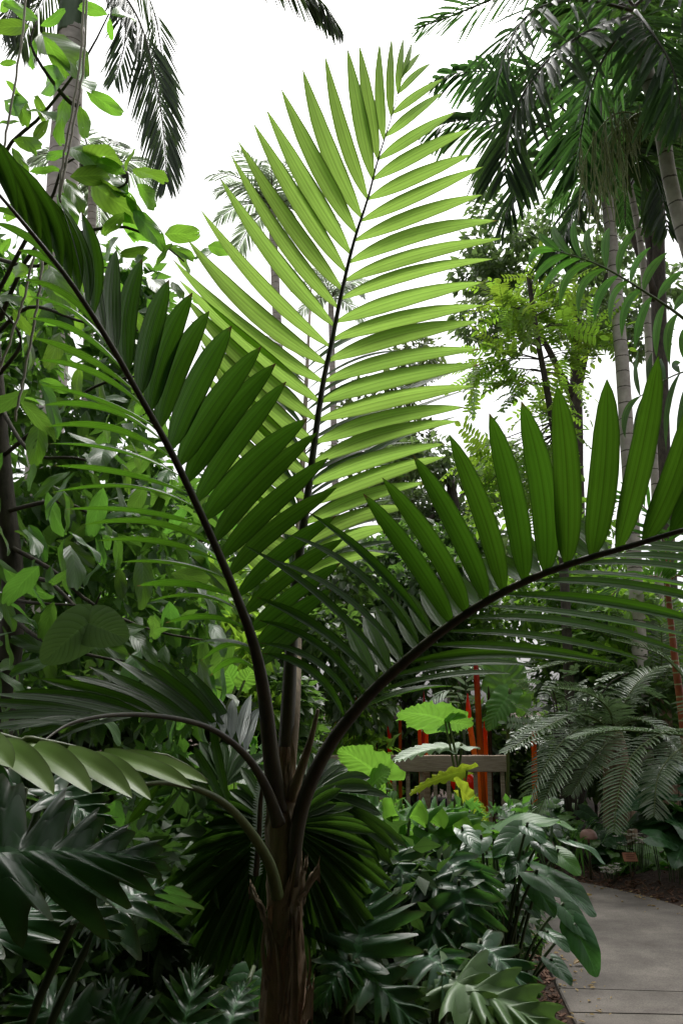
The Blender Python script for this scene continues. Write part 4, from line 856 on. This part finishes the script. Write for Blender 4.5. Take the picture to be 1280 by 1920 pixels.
plant('split_leaf_plant', 'broad split-leaf plant leaf fanning toward the viewer just right of the trunk', foot_at(650, 3.0),
      [(LB[0], 667, 1806, 692, 1622, 2.95, 3.15, .45, .9, 1.12), (LB[2], 672, 1812, 790, 1912, 2.95, 2.8, .7, .8, .95), (LB[1], 655, 1800, 600, 1862, 2.95, 2.85, .7, .8, 1.1)], sr=.009)
plant('split_leaf_plant', 'pale split-leaf plant at the bottom beside the path with drooping glossy lobes', foot_at(800, 3.3),
      [(LBP[0], 835, 1835, 1030, 1890, 3.2, 3.0, .9, .4, .9), (LBP[0], 850, 1832, 905, 1925, 3.2, 3.0, .9, .5, 1.0), (LB[1], 800, 1790, 890, 1850, 3.3, 3.1, .9, .4, 1.1), (LB[2], 900, 1770, 990, 1830, 3.5, 3.3, .9, .3, 1.0)], sr=.009)
plant('split_leaf_plant', 'glossy split-leaf plant left of the heart-leaved plant, its lobes hanging with white highlights', foot_at(800, 4.2),
      [(LB[0], 790, 1640, 890, 1730, 4.0, 3.8, .9, .4, 1.0), (LB[1], 830, 1610, 930, 1660, 4.1, 3.9, .9, .4, 1.0), (LB[2], 760, 1650, 830, 1760, 4.0, 3.8, .9, .5, 1.0), (LB[0], 720, 1590, 800, 1680, 4.1, 3.9, .9, .5, .9), (LB[1], 860, 1660, 900, 1790, 3.9, 3.7, .9, .5, 1.0), (LB[2], 830, 1690, 790, 1790, 3.9, 3.7, .9, .5, 1.0), (LB[0], 700, 1620, 640, 1700, 4.1, 3.9, .9, .5, 1.0)], sr=.008)
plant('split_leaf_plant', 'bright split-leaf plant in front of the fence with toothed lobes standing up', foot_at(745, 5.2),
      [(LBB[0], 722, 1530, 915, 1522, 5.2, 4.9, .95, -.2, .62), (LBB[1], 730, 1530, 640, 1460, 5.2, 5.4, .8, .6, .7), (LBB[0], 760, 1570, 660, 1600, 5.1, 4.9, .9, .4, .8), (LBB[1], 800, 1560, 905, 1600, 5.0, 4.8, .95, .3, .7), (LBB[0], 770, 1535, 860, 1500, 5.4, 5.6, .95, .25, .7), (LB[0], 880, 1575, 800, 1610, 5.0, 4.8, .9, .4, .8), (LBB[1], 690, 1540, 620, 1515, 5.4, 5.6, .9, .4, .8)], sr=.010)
h6 = lambda *q: tuple((800 if i % 2 == 0 else 1280) + v * .375 for i, v in enumerate(q))
hl = [(470, 745, 340, 850, 0, .55, .7), (340, 750, 640, 640, 1, 1, .12), (560, 690, 740, 690, 1, 1, .1), (700, 790, 895, 838, 0, 1, .1), (650, 850, 760, 935, 1, .7, .6), (550, 955, 862, 1075, 0, .95, .4), (530, 1000, 640, 1150, 0, .7, .8), (735, 1220, 862, 1445, 0, .7, .75),
      (675, 1115, 830, 1270, 0, .9, .3), (600, 1250, 705, 1300, 0, .9, .3), (620, 1390, 722, 1485, 0, .9, .4), (180, 960, 310, 1085, 0, .8, .6), (270, 780, 180, 860, 0, .7, .7), (250, 900, 120, 860, 0, .9, .4), (400, 940, 500, 1000, 0, .9, .4), (330, 745, 290, 700, 1, .7, .6), (480, 860, 400, 960, 0, .8, .5), (560, 800, 640, 860, 0, .9, .4), (380, 1000, 300, 1100, 0, .8, .5), (440, 1060, 560, 1130, 0, .9, .5), (350, 1180, 230, 1120, 0, .9, .4), (420, 1190, 520, 1260, 0, .9, .4), (300, 860, 420, 830, 0, .9, .4), (500, 720, 580, 760, 0, .9, .5), (180, 740, 260, 810, 0, .7, .7)]
plant('heart_leaf_plant', 'dark heart-leaved plant leaning over the path edge on long arching stalks', foot_at(930, 4.6),
      [((HTB if k else HT)[i % 2], *h6(bx, by, tx, ty), 4.5 + .2 * math.sin(i), 4.5 + .2 * math.sin(i) - .12, u, c, .78 if i not in (2, 3) else .5) for i, (bx, by, tx, ty, k, u, c) in enumerate(hl)], sr=.007)

# pale finger-lobed leaf close to the lens at left
fl = thing('finger_leaf', 'pale green finger-lobed leaf with brown tips drooping in close at the left edge', 'leaf', ground_under(P(-120, 1450, 1.05)))
mb = MB(); zz = lambda L_: [(x * .375, 1280 + y * .375) for x, y in L_]
top_ = zz([(-220, 240), (-100, 255), (0, 265), (100, 295), (140, 280), (200, 290), (330, 315), (440, 345), (540, 368), (700, 358), (820, 360), (960, 430), (1036, 490)])
bot_ = zz([(-220, 380), (-150, 430), (-120, 470), (-100, 420), (-60, 400), (0, 425), (66, 418), (58, 370), (95, 415), (180, 480), (266, 545), (264, 470), (242, 425), (330, 488), (430, 535), (458, 512), (442, 445), (520, 500), (655, 560), (662, 530), (606, 450), (690, 535), (745, 587), (786, 558), (725, 480), (700, 430), (800, 440), (962, 518), (940, 470), (1040, 498)])
def along(L_, t):
    L_ = np.array(L_); q = np.concatenate([[0], np.cumsum(np.hypot(*np.diff(L_[:, :2], axis=0).T))]); q /= q[-1]
    return np.array([np.interp(t, q, L_[:, k]) for k in range(2)])
q = np.linspace(0, 1, len(bot_)); bx_ = np.array(bot_)[:, 0]; tx_ = np.array(top_)
ns_, nw_ = 117, 10; G = np.zeros((ns_, nw_, 3)); U = np.zeros((ns_, nw_, 2))
for i in range(ns_):
    s_ = i / (ns_ - 1); e = np.array([np.interp(s_, q, np.array(bot_)[:, k]) for k in range(2)])
    xa = np.clip(np.interp(s_, q, np.maximum.accumulate(bx_)) - 34, tx_[0, 0], tx_[-1, 0]); a = np.array([xa, np.interp(xa, tx_[:, 0], tx_[:, 1])])
    Yr = np.interp(s_, [0, 1], [1.02, 1.16])
    for j in range(nw_):
        r = .55 * j / (nw_ - 1); p = a + (e - a) * r
        G[i, j] = P(p[0], p[1], Yr + .06 - .075 * r - .006 * math.sin(3.1 * r)); U[i, j] = (.5 + .5 * r, s_)
mb.grid(G, U)
for bx, by, tx, ty, w, Yo in ((-130, 1368, -44, 1450, 68, 1.03), (-70, 1374, 24, 1440, 66, 1.045), (-6, 1396, 101, 1490, 60, 1.055), (58, 1402, 172, 1488, 58, 1.07), (118, 1410, 248, 1496, 54, 1.09), (170, 1418, 283, 1500, 44, 1.11), (190, 1416, 362, 1478, 44, 1.125), (220, 1420, 390, 1468, 44, 1.14)):
    b = P(bx, by, Yo + .035); t = P(tx, ty, Yo - .03); leaflet(mb, b, t, pxw(w, 1.05), unit(tocam(b) * .75 + UP * .65), P(3, -7, 1.05) - P(0, 0, 1.05), 14, 7, .12, [.75, .85, .98, 1, .96, .82, .52, .26, .03], wavy=.08)
ridge_ = [(x, y, np.interp((x + 82) / 470, [0, 1], [1.02, 1.16]) + .062) for x, y in top_]
M_finger = leaf_mat('finger leaf', (.20, .32, .085), (.22, .36, .06), .42, .3, spec=.25, var=.05, mid=.1, blotch=.2, edge=(.13, .17, .07), brown=1, bump=.1)
lf = link('leaf', mb.mesh('leaf', M_finger), fl)
mb = MB(); mb.tube(catmull([P(*q) for q in ridge_], 20), list(np.linspace(.006, .002, 20)), 6); link('midrib', mb.mesh('midrib', M_petiole), lf)
stalk(fl, [ground_under(P(-120, 1450, 1.05)), P(-160, 1500, 1.03), P(-60, 1368, 1.02)], .010, .006, M_petiole)

# elephant ears by the fence
plant('elephant_ear', 'bright spreading elephant ear leaf above the fence rail on a slanting stalk', foot_at(885, 9.4), [(EAR[0], 838, 1352, 748, 1318, 9.4, 9.2, .75, -.55, 1.25), (EAR[0], 836, 1356, 882, 1352, 9.4, 9.5, .75, -.5, 1.6)], sr=.014, m_st=M_petiole, cat='elephant ear', rise=.1)
plant('elephant_ear', 'tall upright light green elephant ear leaf beside the amber glass reeds', foot_at(952, 10.8), [(EAR[0], 952, 1322, 932, 1196, 10.75, 10.9, .5, .85, .78), (EAR[0], 954, 1300, 912, 1362, 10.7, 10.55, .7, .7, .8)], sr=.02, m_st=M_petiole, cat='elephant ear', rise=.05)
plant('elephant_ear', 'pale grey-green elephant ear leaf lying flat just above the fence rail', foot_at(850, 9.7), [(EAR[1], 862, 1400, 742, 1398, 9.7, 9.4, 1, .08, .8)], sr=.014, m_st=M_petiole, cat='elephant ear', rise=.1)
plant('elephant_ear', 'yellow-green elephant ear leaf hanging in front of the fence rail', foot_at(860, 9.0), [(EAR[2], 872, 1446, 762, 1464, 9.0, 8.8, .8, -.4, .75)], sr=.012, m_st=M_petiole, cat='elephant ear', rise=.1)
plant('elephant_ear', 'yellow elephant ear leaf at the right end of the fence pickets', foot_at(880, 8.4), [(EAR[2], 862, 1482, 926, 1535, 8.4, 8.2, .6, -.7, .9)], sr=.012, m_st=M_petiole, cat='elephant ear', rise=.1)
plant('elephant_ear', 'bright round elephant ear leaf right of the palm heart, left of the fence rail', foot_at(735, 7.5), [(EAR[0], 722, 1462, 640, 1392, 7.5, 7.4, .6, -.75, 1.0), (EAR[0], 690, 1480, 720, 1440, 7.4, 7.2, .6, .75, 1.2)], sr=.012, m_st=M_petiole, cat='elephant ear', rise=.1)
plant('elephant_ear', 'green leaf with yellow scorched edge deep behind the low left frond', foot_at(300, 6.5), [(EAR[0], 340, 1368, 285, 1352, 6.5, 6.4, .6, -.7, 1.0), (EAR[2], 300, 1372, 345, 1386, 6.4, 6.3, .8, .4, .7), (EAR[0], 455, 1285, 478, 1245, 6.6, 6.6, .5, -.7, 1.0), (EAR[0], 440, 1290, 420, 1240, 6.8, 6.8, .5, -.7, 1.0)], sr=.012, m_st=M_petiole, cat='elephant ear', rise=.2)

# ------------------------------------------------------------------ fan palm behind the trunk
fp = thing('fan_palm', 'low fan palm with round pleated leaves spreading behind the young palm trunk', 'fan palm', foot_at(520, 3.0))
mb = MB(); mb.tube(catmull([foot_at(520, 3.0), foot_at(520, 3.0) + [0, 0, .3]], 6), [.06, .06, .055, .05, .05, .045], 10); link('trunk', mb.mesh('trunk', M_fibre), fp)
def fan(hx, hy, Y, rpx, a0, a1, n, tilt, sag=.12):
    h = P(hx, hy, Y); mb = MB(); N0 = unit(tocam(h) + UP * tilt); X = unit(np.cross(UP, N0)); Yv = np.cross(N0, X)
    L = rpx * Y / F
    for k in range(n):
        a = a0 + (a1 - a0) * (k + .5) / n + random.gauss(0, .012); d = X * math.cos(a) + Yv * math.sin(a)
        l = L * random.uniform(.72, 1.1)
        tip = h + d * l - N0 * l * random.uniform(-.05, .3) + np.array([0, 0, -sag * l * (1 + abs(math.cos(a)))])
        n_ = unit(N0 + np.cross(d, N0) * random.gauss(0, .16))
        leaflet(mb, h + d * .02, tip, L * abs(a1 - a0) / n * 1.2, n_, np.array([0, 0, .04 * l]), 9, 3, .35, [.08, .12, .25, .5, .85, 1, .7, .35, .02])
    o = link('fan_leaf', mb.mesh('fan_leaf', M_fan), fp)
    mb = MB(); C = catmull([foot_at(520, 3.0) + [0, 0, .28], foot_at(520, 3.0) * .4 + h * .6 + [0, .05, .1], h], 20); mb.tube(C, list(np.linspace(.016, .008, 20)), 7); link('leaf_stalk', mb.mesh('leaf_stalk', M_stem_dark), o)
    return o
fan(512, 1560, 3.0, 205, R(105), R(268), 32, .1, .3); fan(540, 1555, 3.05, 185, R(-88), R(70), 31, .1, .3); fan(585, 1490, 3.6, 160, R(-50), R(150), 24, .6, .25); fan(420, 1480, 3.6, 150, R(50), R(220), 22, .5, .25)
# toothed dark stalk left of the trunk
mb = MB(); C = catmull([P(480, 1640, 2.75), P(486, 1560, 2.7), P(489, 1500, 2.66), P(497, 1455, 2.64)], 16); mb.tube(C, list(np.linspace(.010, .006, 16)), 6, 0)
for k in range(34):
    t = k / 33 * 14.9; i = int(t); p = C[i] + (C[i + 1] - C[i]) * (t - i)
    for sd in (-1, 1): leaflet(mb, p + np.array([sd * .006, -.004, 0]), p + np.array([sd * .022, -.008, .006]), .008, tocam(p), segs=3, cols=3, mi=1, prof=[1, 1, .9, .8, .6, .4, .3, .2, .05])
link('toothed_stalk', mb.mesh('toothed_stalk', [M_rachis, M_grey_leaflet]), fp)

# ------------------------------------------------------------------ cycads and ferny plants at right
def cycad(label, foot, fronds, L, w, n, m=M_cycad, droop=.25, vee=.25, name='cycad'):
    t = thing(name, label, 'cycad', foot); mb = MB(); f = np.array(foot); c = fronds[0][0]
    mb.tube(catmull([f, f * .5 + c * .5, c], 8), [.16, .17, .17, .16, .15, .14, .12, .08], 14, wob=.12); link('trunk', mb.mesh('trunk', M_fibre), t)
    for q in fronds:
        mb = MB(); pinnate(mb, q, int(n * .72), L * 1.2, w * .95, 1.45, .06, .12, (.014, .004), t0=.12, segs=5, jit=.03, prof=[.5, .7, .9, 1, 1, .9, .6, .35, .05]); link('frond', mb.mesh('frond', [m, M_petiole]), t)
c = (1150, 1372, 9.4)
cycad('grey-green cycad with arching feather fronds sweeping down right of the fence end', ground_under(P(*c)),
      [pf(c, (1090, 1340, 9.2), (1020, 1365, 9.0), (945, 1412, 8.8)), pf(c, (1080, 1370, 9.0), (1025, 1430, 8.8), (985, 1512, 8.7)), pf(c, (1100, 1390, 8.9), (1045, 1450, 8.7), (1008, 1525, 8.6)), pf(c, (1140, 1330, 9.2), (1100, 1300, 9.2), (1030, 1290, 9.1)),
       pf(c, (1200, 1350, 9.2), (1260, 1390, 9.0), (1300, 1460, 8.8)), pf(c, (1180, 1300, 9.5), (1220, 1260, 9.6), (1270, 1250, 9.7)), pf(c, (1130, 1400, 8.9), (1100, 1440, 8.7), (1070, 1490, 8.6))], .26, .022, 62)
c = (1330, 1385, 8.6)
cycad('cycad at the right edge whose dark frond curves down toward the plant label', ground_under(P(*c)),
      [pf(c, (1260, 1370, 8.4), (1190, 1410, 8.3), (1160, 1480, 8.2), (1150, 1560, 8.1)), pf(c, (1240, 1375, 8.6), (1150, 1370, 8.5), (1070, 1385, 8.4)), pf(c, (1280, 1400, 8.3), (1235, 1450, 8.1), (1225, 1530, 8.0)), pf(c, (1300, 1300, 8.6), (1240, 1230, 8.7), (1150, 1200, 8.8))], .25, .021, 60)
c = (1235, 1300, 10.8)
cycad('tall bluish cycad behind, its fronds arching left under the right palm frond', ground_under(P(*c)),
      [pf(c, (1180, 1220, 10.8), (1100, 1180, 10.8), (1000, 1190, 10.8)), pf(c, (1160, 1260, 10.6), (1080, 1240, 10.5), (985, 1262, 10.4)), pf(c, (1200, 1190, 10.9), (1140, 1150, 11.0), (1060, 1150, 11.0)), pf(c, (1240, 1200, 10.8), (1225, 1140, 10.8), (1190, 1110, 10.8)), pf(c, (1270, 1210, 10.8), (1290, 1150, 10.8), (1330, 1130, 10.8)), pf(c, (1170, 1300, 10.5), (1110, 1310, 10.3), (1060, 1350, 10.2)), pf(c, (1280, 1280, 10.6), (1330, 1300, 10.5), (1360, 1360, 10.4))], .32, .028, 60, M_cycad, .15, .4)
# shrub of grey-green compound leaves between the cycads
cs = thing('compound_leaf_shrub', 'grey-green shrub of compound leaves between the upright ear leaf and the cycads', 'shrub', ground_under(P(1060, 1400, 9.9)))
cgm = [compound(M_cycad, 9), compound(M_cycad, 7)]; mb = MB()
for k in range(70):
    b = P(random.uniform(985, 1200), random.uniform(1255, 1385), 9.9 + random.uniform(-.4, .4)); d = unit(np.array([random.gauss(-.3, .7), random.gauss(-.3, .5), random.gauss(-.1, .3)]))
    put_leaf(cs, r_(cgm), b, b + d * random.uniform(.25, .4), unit(UP + rng.normal(0, .3, 3)))
    if k % 5 == 0: mb.tube(catmull([ground_under(P(1060, 1400, 9.9)), P(1060, 1380, 9.9) * .5 + b * .5, b], 8), list(np.linspace(.015, .005, 8)), 5)
link('stem', mb.mesh('stem', M_bark), cs)
# red ringed stem at the right edge
rs = thing('sealing_wax_palm', 'slim red and green ringed palm stem rising at the right edge', 'palm', ground_under(P(1290, 1500, 8.9)))
mb = MB(); mb.tube(catmull([ground_under(P(1290, 1500, 8.9)), P(1282, 1380, 8.9), P(1266, 1250, 8.9), P(1258, 1180, 8.9), P(1250, 1095, 8.9)], 30), list(np.linspace(.046, .028, 30)), 10); link('trunk', mb.mesh('trunk', M_redstem), rs)
for q in (pf((1250, 1095, 8.9), (1240, 1000, 8.9), (1190, 940, 8.9), (1130, 950, 8.9)), pf((1250, 1095, 8.9), (1270, 990, 8.9), (1330, 930, 8.9), (1390, 960, 8.9)), pf((1250, 1095, 8.9), (1225, 1080, 8.8), (1180, 1090, 8.7), (1130, 1130, 8.6)), pf((1250, 1095, 8.9), (1270, 1080, 8.8), (1310, 1100, 8.7), (1350, 1150, 8.6))):
    mb = MB(); pinnate(mb, q, 18, .5, .05, 1.0, .2, .3, (.010, .003)); link('frond', mb.mesh('frond', [M_palm_bright, M_redstem]), rs)
# pale small-leaved palm left of the amber reeds
pp = thing('pale_palm', 'small pale palm with whitish leaflets left of the tall amber reed', 'palm', ground_under(P(860, 1350, 11.2)))
mb = MB(); mb.tube([ground_under(P(868, 1350, 11.2)), P(868, 1330, 11.2)], [.02, .015], 7); link('trunk', mb.mesh('trunk', M_stem_dark), pp)
for q in (pf((868, 1330, 11.2), (872, 1280, 11.1), (850, 1258, 11.0), (822, 1262, 10.9)), pf((868, 1330, 11.2), (880, 1270, 11.2), (885, 1250, 11.1), (905, 1255, 11)), pf((868, 1330, 11.2), (855, 1300, 11), (835, 1295, 10.9), (815, 1310, 10.8))):
    mb = MB(); pinnate(mb, q, 9, .26, .04, .9, .45, .1, (.008, .003)); link('frond', mb.mesh('frond', [M_ear_pale, M_stem_dark]), pp)

# ------------------------------------------------------------------ bed on the far side of the path
def low_plant(name, label, px0, px1, py0, py1, Y0, Y1, n, ln, meshes, cat='plant', up=.9, c=.4, foot=None):
    f = foot if foot is not None else foot_at((px0 + px1) / 2, (Y0 + Y1) / 2); t = thing(name, label, cat, f); mb = MB()
    for k in range(n):
        x = random.uniform(px0, px1); y = random.uniform(py0, py1); Y = Y0 + (Y1 - Y0) * (py1 - y) / max(1, py1 - py0)
        b = P(x, y, Y + random.uniform(-.1, .1))
        if b[2] < .05: b[2] = .05 + random.random() * .06
        a = random.uniform(0, 6.283); d = np.array([math.cos(a), math.sin(a) - .3, random.uniform(-.5, .1)])
        put_leaf(t, r_(meshes), b, b + unit(d) * ln * random.uniform(.7, 1.25), facing(b, up, c, .2), random.uniform(.9, 1.15))
        if k % 3 == 0: mb.tube(catmull([np.array([b[0] * .7 + f[0] * .3, b[1] * .7 + f[1] * .3, 0]), b * [1, 1, .6] + [0, .02, 0], b], 6), list(np.linspace(.006, .003, 6)), 4, caps=False)
    link('stem', mb.mesh('stem', M_stem_dark), t); return t
HS = [heart(M_ear, cup=.15, droop=.2, wave=.05), heart(M_heart, cup=.1, droop=.2, wave=.04)]
low_plant('ground_cover_plant', 'light green low heart-leaved plant round the terracotta plant label', 1150, 1300, 1570, 1645, 8.6, 9.4, 46, .22, [HS[0]])
low_plant('ground_cover_plant', 'dark large-leaved plant at the right edge above the plant label', 1215, 1310, 1430, 1580, 7.9, 8.6, 26, .34, HT)
low_plant('ground_cover_plant', 'tangled green plant under the cycad, left of the copper path light', 955, 1090, 1500, 1570, 9.2, 10, 40, .22, HS)
low_plant('ground_cover_plant', 'low green plant between the path light and the plant label', 1105, 1170, 1540, 1625, 8.8, 9.4, 26, .18, HS)
# strappy leaves near the path light
sp_ = thing('strap_leaf_plant', 'clump of narrow arching strap leaves just left of the copper path light', 'plant', ground_under(P(1070, 1600, 9.0)))
for k in range(34):
    b = ground_under(P(1065 + random.uniform(-45, 45), 1600, 9.0 + random.uniform(-.4, .4))); a = random.uniform(0, 6.283); h = random.uniform(.4, .75)
    mb = MB(); leaflet(mb, b, b + [math.cos(a) * .35, math.sin(a) * .35, h * .7], .028, unit(UP + np.array([math.cos(a), math.sin(a), 0])), (0, 0, .12), 8, 3, .3); link('leaf', mb.mesh('leaf', M_fern), sp_)
# copper path light
q = GP(1107, 1646); pl = thing('path_light', 'small copper mushroom path light on a thin dark stem at the path edge', 'path light', q)
zt_ = P(1104, 1572, q[1])[2]
mb = MB(); mb.tube([q - [0, 0, .05], q * [1, 1, 0] + [0, 0, zt_]], [.012, .010], 10); link('post', mb.mesh('post', M_rachis), pl)
mb = MB(); G = np.zeros((12, 28, 3)); U = np.zeros((12, 28, 2))
for i, (r, z) in enumerate([(.004, .085), (.03, .082), (.05, .074), (.066, .06), (.076, .042), (.082, .02), (.084, .004), (.08, 0), (.06, .01), (.03, .015), (.012, .015), (.010, -.04)]):
    for j in range(28):
        a = j / 28 * 6.283; G[i, j] = q * [1, 1, 0] + [r * math.cos(a), r * math.sin(a), zt_ + z]; U[i, j] = (j / 28, z)
mb.grid(G, U, 0, True); link('lamp_shade', mb.mesh('lamp_shade', M_copper), pl)
# plant label
q = P(1180, 1607, 8.3); ps = thing('plant_label', 'terracotta plant label on a short stake among the ground cover by the path', 'sign', ground_under(q))
rx = np.array(Matrix.Rotation(R(-35), 3, 'X') @ Matrix.Rotation(R(6), 3, 'Y'))
mb = MB(); mb.box(q, (.062, .044, .004), 0, np.array(Matrix.Rotation(R(50), 3, 'X'))); pb = link('plate', mb.mesh('plate', M_sign, False), ps)
Rm = np.array(Matrix.Rotation(R(50), 3, 'X'))
for k, ln in enumerate((.045, .036, .042)):
    mb = MB(); mb.box(q + Rm @ np.array([0, .02 - .02 * k, .0052]), (ln, .0022, .0008), 0, Rm); link('print_line', mb.mesh('print_line', M_signink, False), pb)
mb = MB(); mb.tube([ground_under(q) - [0, 0, .05], q + [0, .01, -.01]], [.006, .006], 6); link('stake', mb.mesh('stake', M_rachis), ps)
# white bracts
def flower_clump(label, px, py, Y, n, spread):
    t = thing('white_flower', label, 'flower', ground_under(P(px, py, Y))); mb = MB(); base = ground_under(P(px, py, Y))
    for k in range(n):
        c = P(px + random.gauss(0, spread), py + random.gauss(0, spread * .6), Y + random.gauss(0, .06)); c[2] = max(c[2], .05)
        mb.tube([base + (c - base) * [.6, .6, 0], c], [.003, .002], 4, caps=False)
        m2 = MB()
        for i in range(5):
            a = i * 1.2566 + k; d = np.array([math.cos(a), math.sin(a), .35]); leaflet(m2, c, c + d * .032, .022, unit(UP - d * .3), segs=4, cols=3)
        link('blossom', m2.mesh('blossom', M_petal), t)
    link('stem', mb.mesh('stem', M_stem_dark), t)
flower_clump('cluster of small white blooms above the plant label', 1188, 1578, 8.7, 34, 14); flower_clump('cluster of small white blooms at the path edge left of the plant label', 1146, 1632, 8.5, 20, 9); flower_clump('few small white blooms at the right edge near the path', 1276, 1610, 8.3, 12, 7)
# mulch chips along the path
mb = MB()
for k in range(3600):
    i = random.randint(40, 150); T = unit(pc[min(i + 1, 159)] - pc[i - 1]); S = np.array([T[1], -T[0], 0]); sd = random.choice((-1, 1))
    p = pc[i] + sd * S * (PW + .02 + abs(random.gauss(0, .28))) + T * random.uniform(-.06, .06); p[2] = -.02 + .10 * min(1, max(0, np.linalg.norm((p - pc[i])[:2]) - PW - .15) / .6) + random.uniform(0, .02)
    a = random.uniform(0, 3.14); mb.box(p, (random.uniform(.012, .035), random.uniform(.005, .011), .003), 0, np.array(Matrix.Rotation(a, 3, 'Z') @ Matrix.Rotation(random.gauss(0, .4), 3, 'X') @ Matrix.Rotation(random.gauss(0, .4), 3, 'Y')))
tag(link('mulch', mb.mesh('mulch', M_chip, False)), 'loose brown bark chips along the path edges', kind='stuff')
mb = MB()
for k in range(520):
    i = random.randint(30, 120); T = unit(pc[i + 1] - pc[i - 1]); S = np.array([T[1], -T[0], 0]); o_ = random.choice((-1, 1)) * (PW - abs(random.gauss(0, .16)))
    p = pc[i] + S * o_ + T * random.uniform(-.06, .06) + [0, 0, .006]; a = random.uniform(0, 6.28); l = random.uniform(.01, .045)
    leaflet(mb, p, p + [l * math.cos(a), l * math.sin(a), .004], l * .45, unit(UP + rng.normal(0, .2, 3)), segs=4, cols=3, fold=.4)
tag(link('leaf_litter', mb.mesh('leaf_litter', M_straw)), 'scraps of dry leaf scattered along the concrete path edges', kind='stuff')
# dry leaves on the path
for k, (x, y) in enumerate(((1075, 1808), (1095, 1682))):
    b = GP(x, y, .012); mb = MB(); leaflet(mb, b, b + [.07, .02, .01], .045, unit(UP + rng.normal(0, .2, 3)), (0, 0, .01), 7, 3, .4)
    tag(link('fallen_leaf', mb.mesh('fallen_leaf', M_straw)), ('dry brown curled leaf lying on the path near the hanging heart leaf', 'dry leaf at the far end of the path beside the heart leaves')[k], 'leaf')

# ------------------------------------------------------------------ shaded undergrowth that fills the beds
def under(label, px0, px1, py0, py1, Y0, Y1, n, size, m=M_under_shade):
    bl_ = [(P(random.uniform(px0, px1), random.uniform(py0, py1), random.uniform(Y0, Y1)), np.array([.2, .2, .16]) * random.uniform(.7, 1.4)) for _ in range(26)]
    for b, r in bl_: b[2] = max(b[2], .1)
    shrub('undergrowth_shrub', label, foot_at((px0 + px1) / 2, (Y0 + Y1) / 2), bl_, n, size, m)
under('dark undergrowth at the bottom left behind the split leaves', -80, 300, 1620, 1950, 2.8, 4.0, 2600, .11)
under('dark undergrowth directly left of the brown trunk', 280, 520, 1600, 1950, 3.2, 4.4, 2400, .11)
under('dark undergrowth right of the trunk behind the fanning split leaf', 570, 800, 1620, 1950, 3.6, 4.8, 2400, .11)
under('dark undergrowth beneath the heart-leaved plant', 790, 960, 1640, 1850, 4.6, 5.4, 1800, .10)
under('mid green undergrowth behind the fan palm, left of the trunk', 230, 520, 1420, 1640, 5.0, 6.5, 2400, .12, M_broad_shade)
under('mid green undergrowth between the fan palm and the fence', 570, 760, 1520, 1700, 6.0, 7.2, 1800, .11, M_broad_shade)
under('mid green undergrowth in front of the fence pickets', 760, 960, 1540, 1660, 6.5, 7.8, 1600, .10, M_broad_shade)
low_plant('leafy_plant', 'pale glossy leaves catching light left of the trunk under the low frond', 200, 480, 1440, 1600, 4.0, 5.0, 46, .20, ovs)
low_plant('leafy_plant', 'broad dark leaves low at far left under the finger-lobed leaf', -60, 300, 1480, 1660, 3.0, 4.2, 40, .24, ovs)
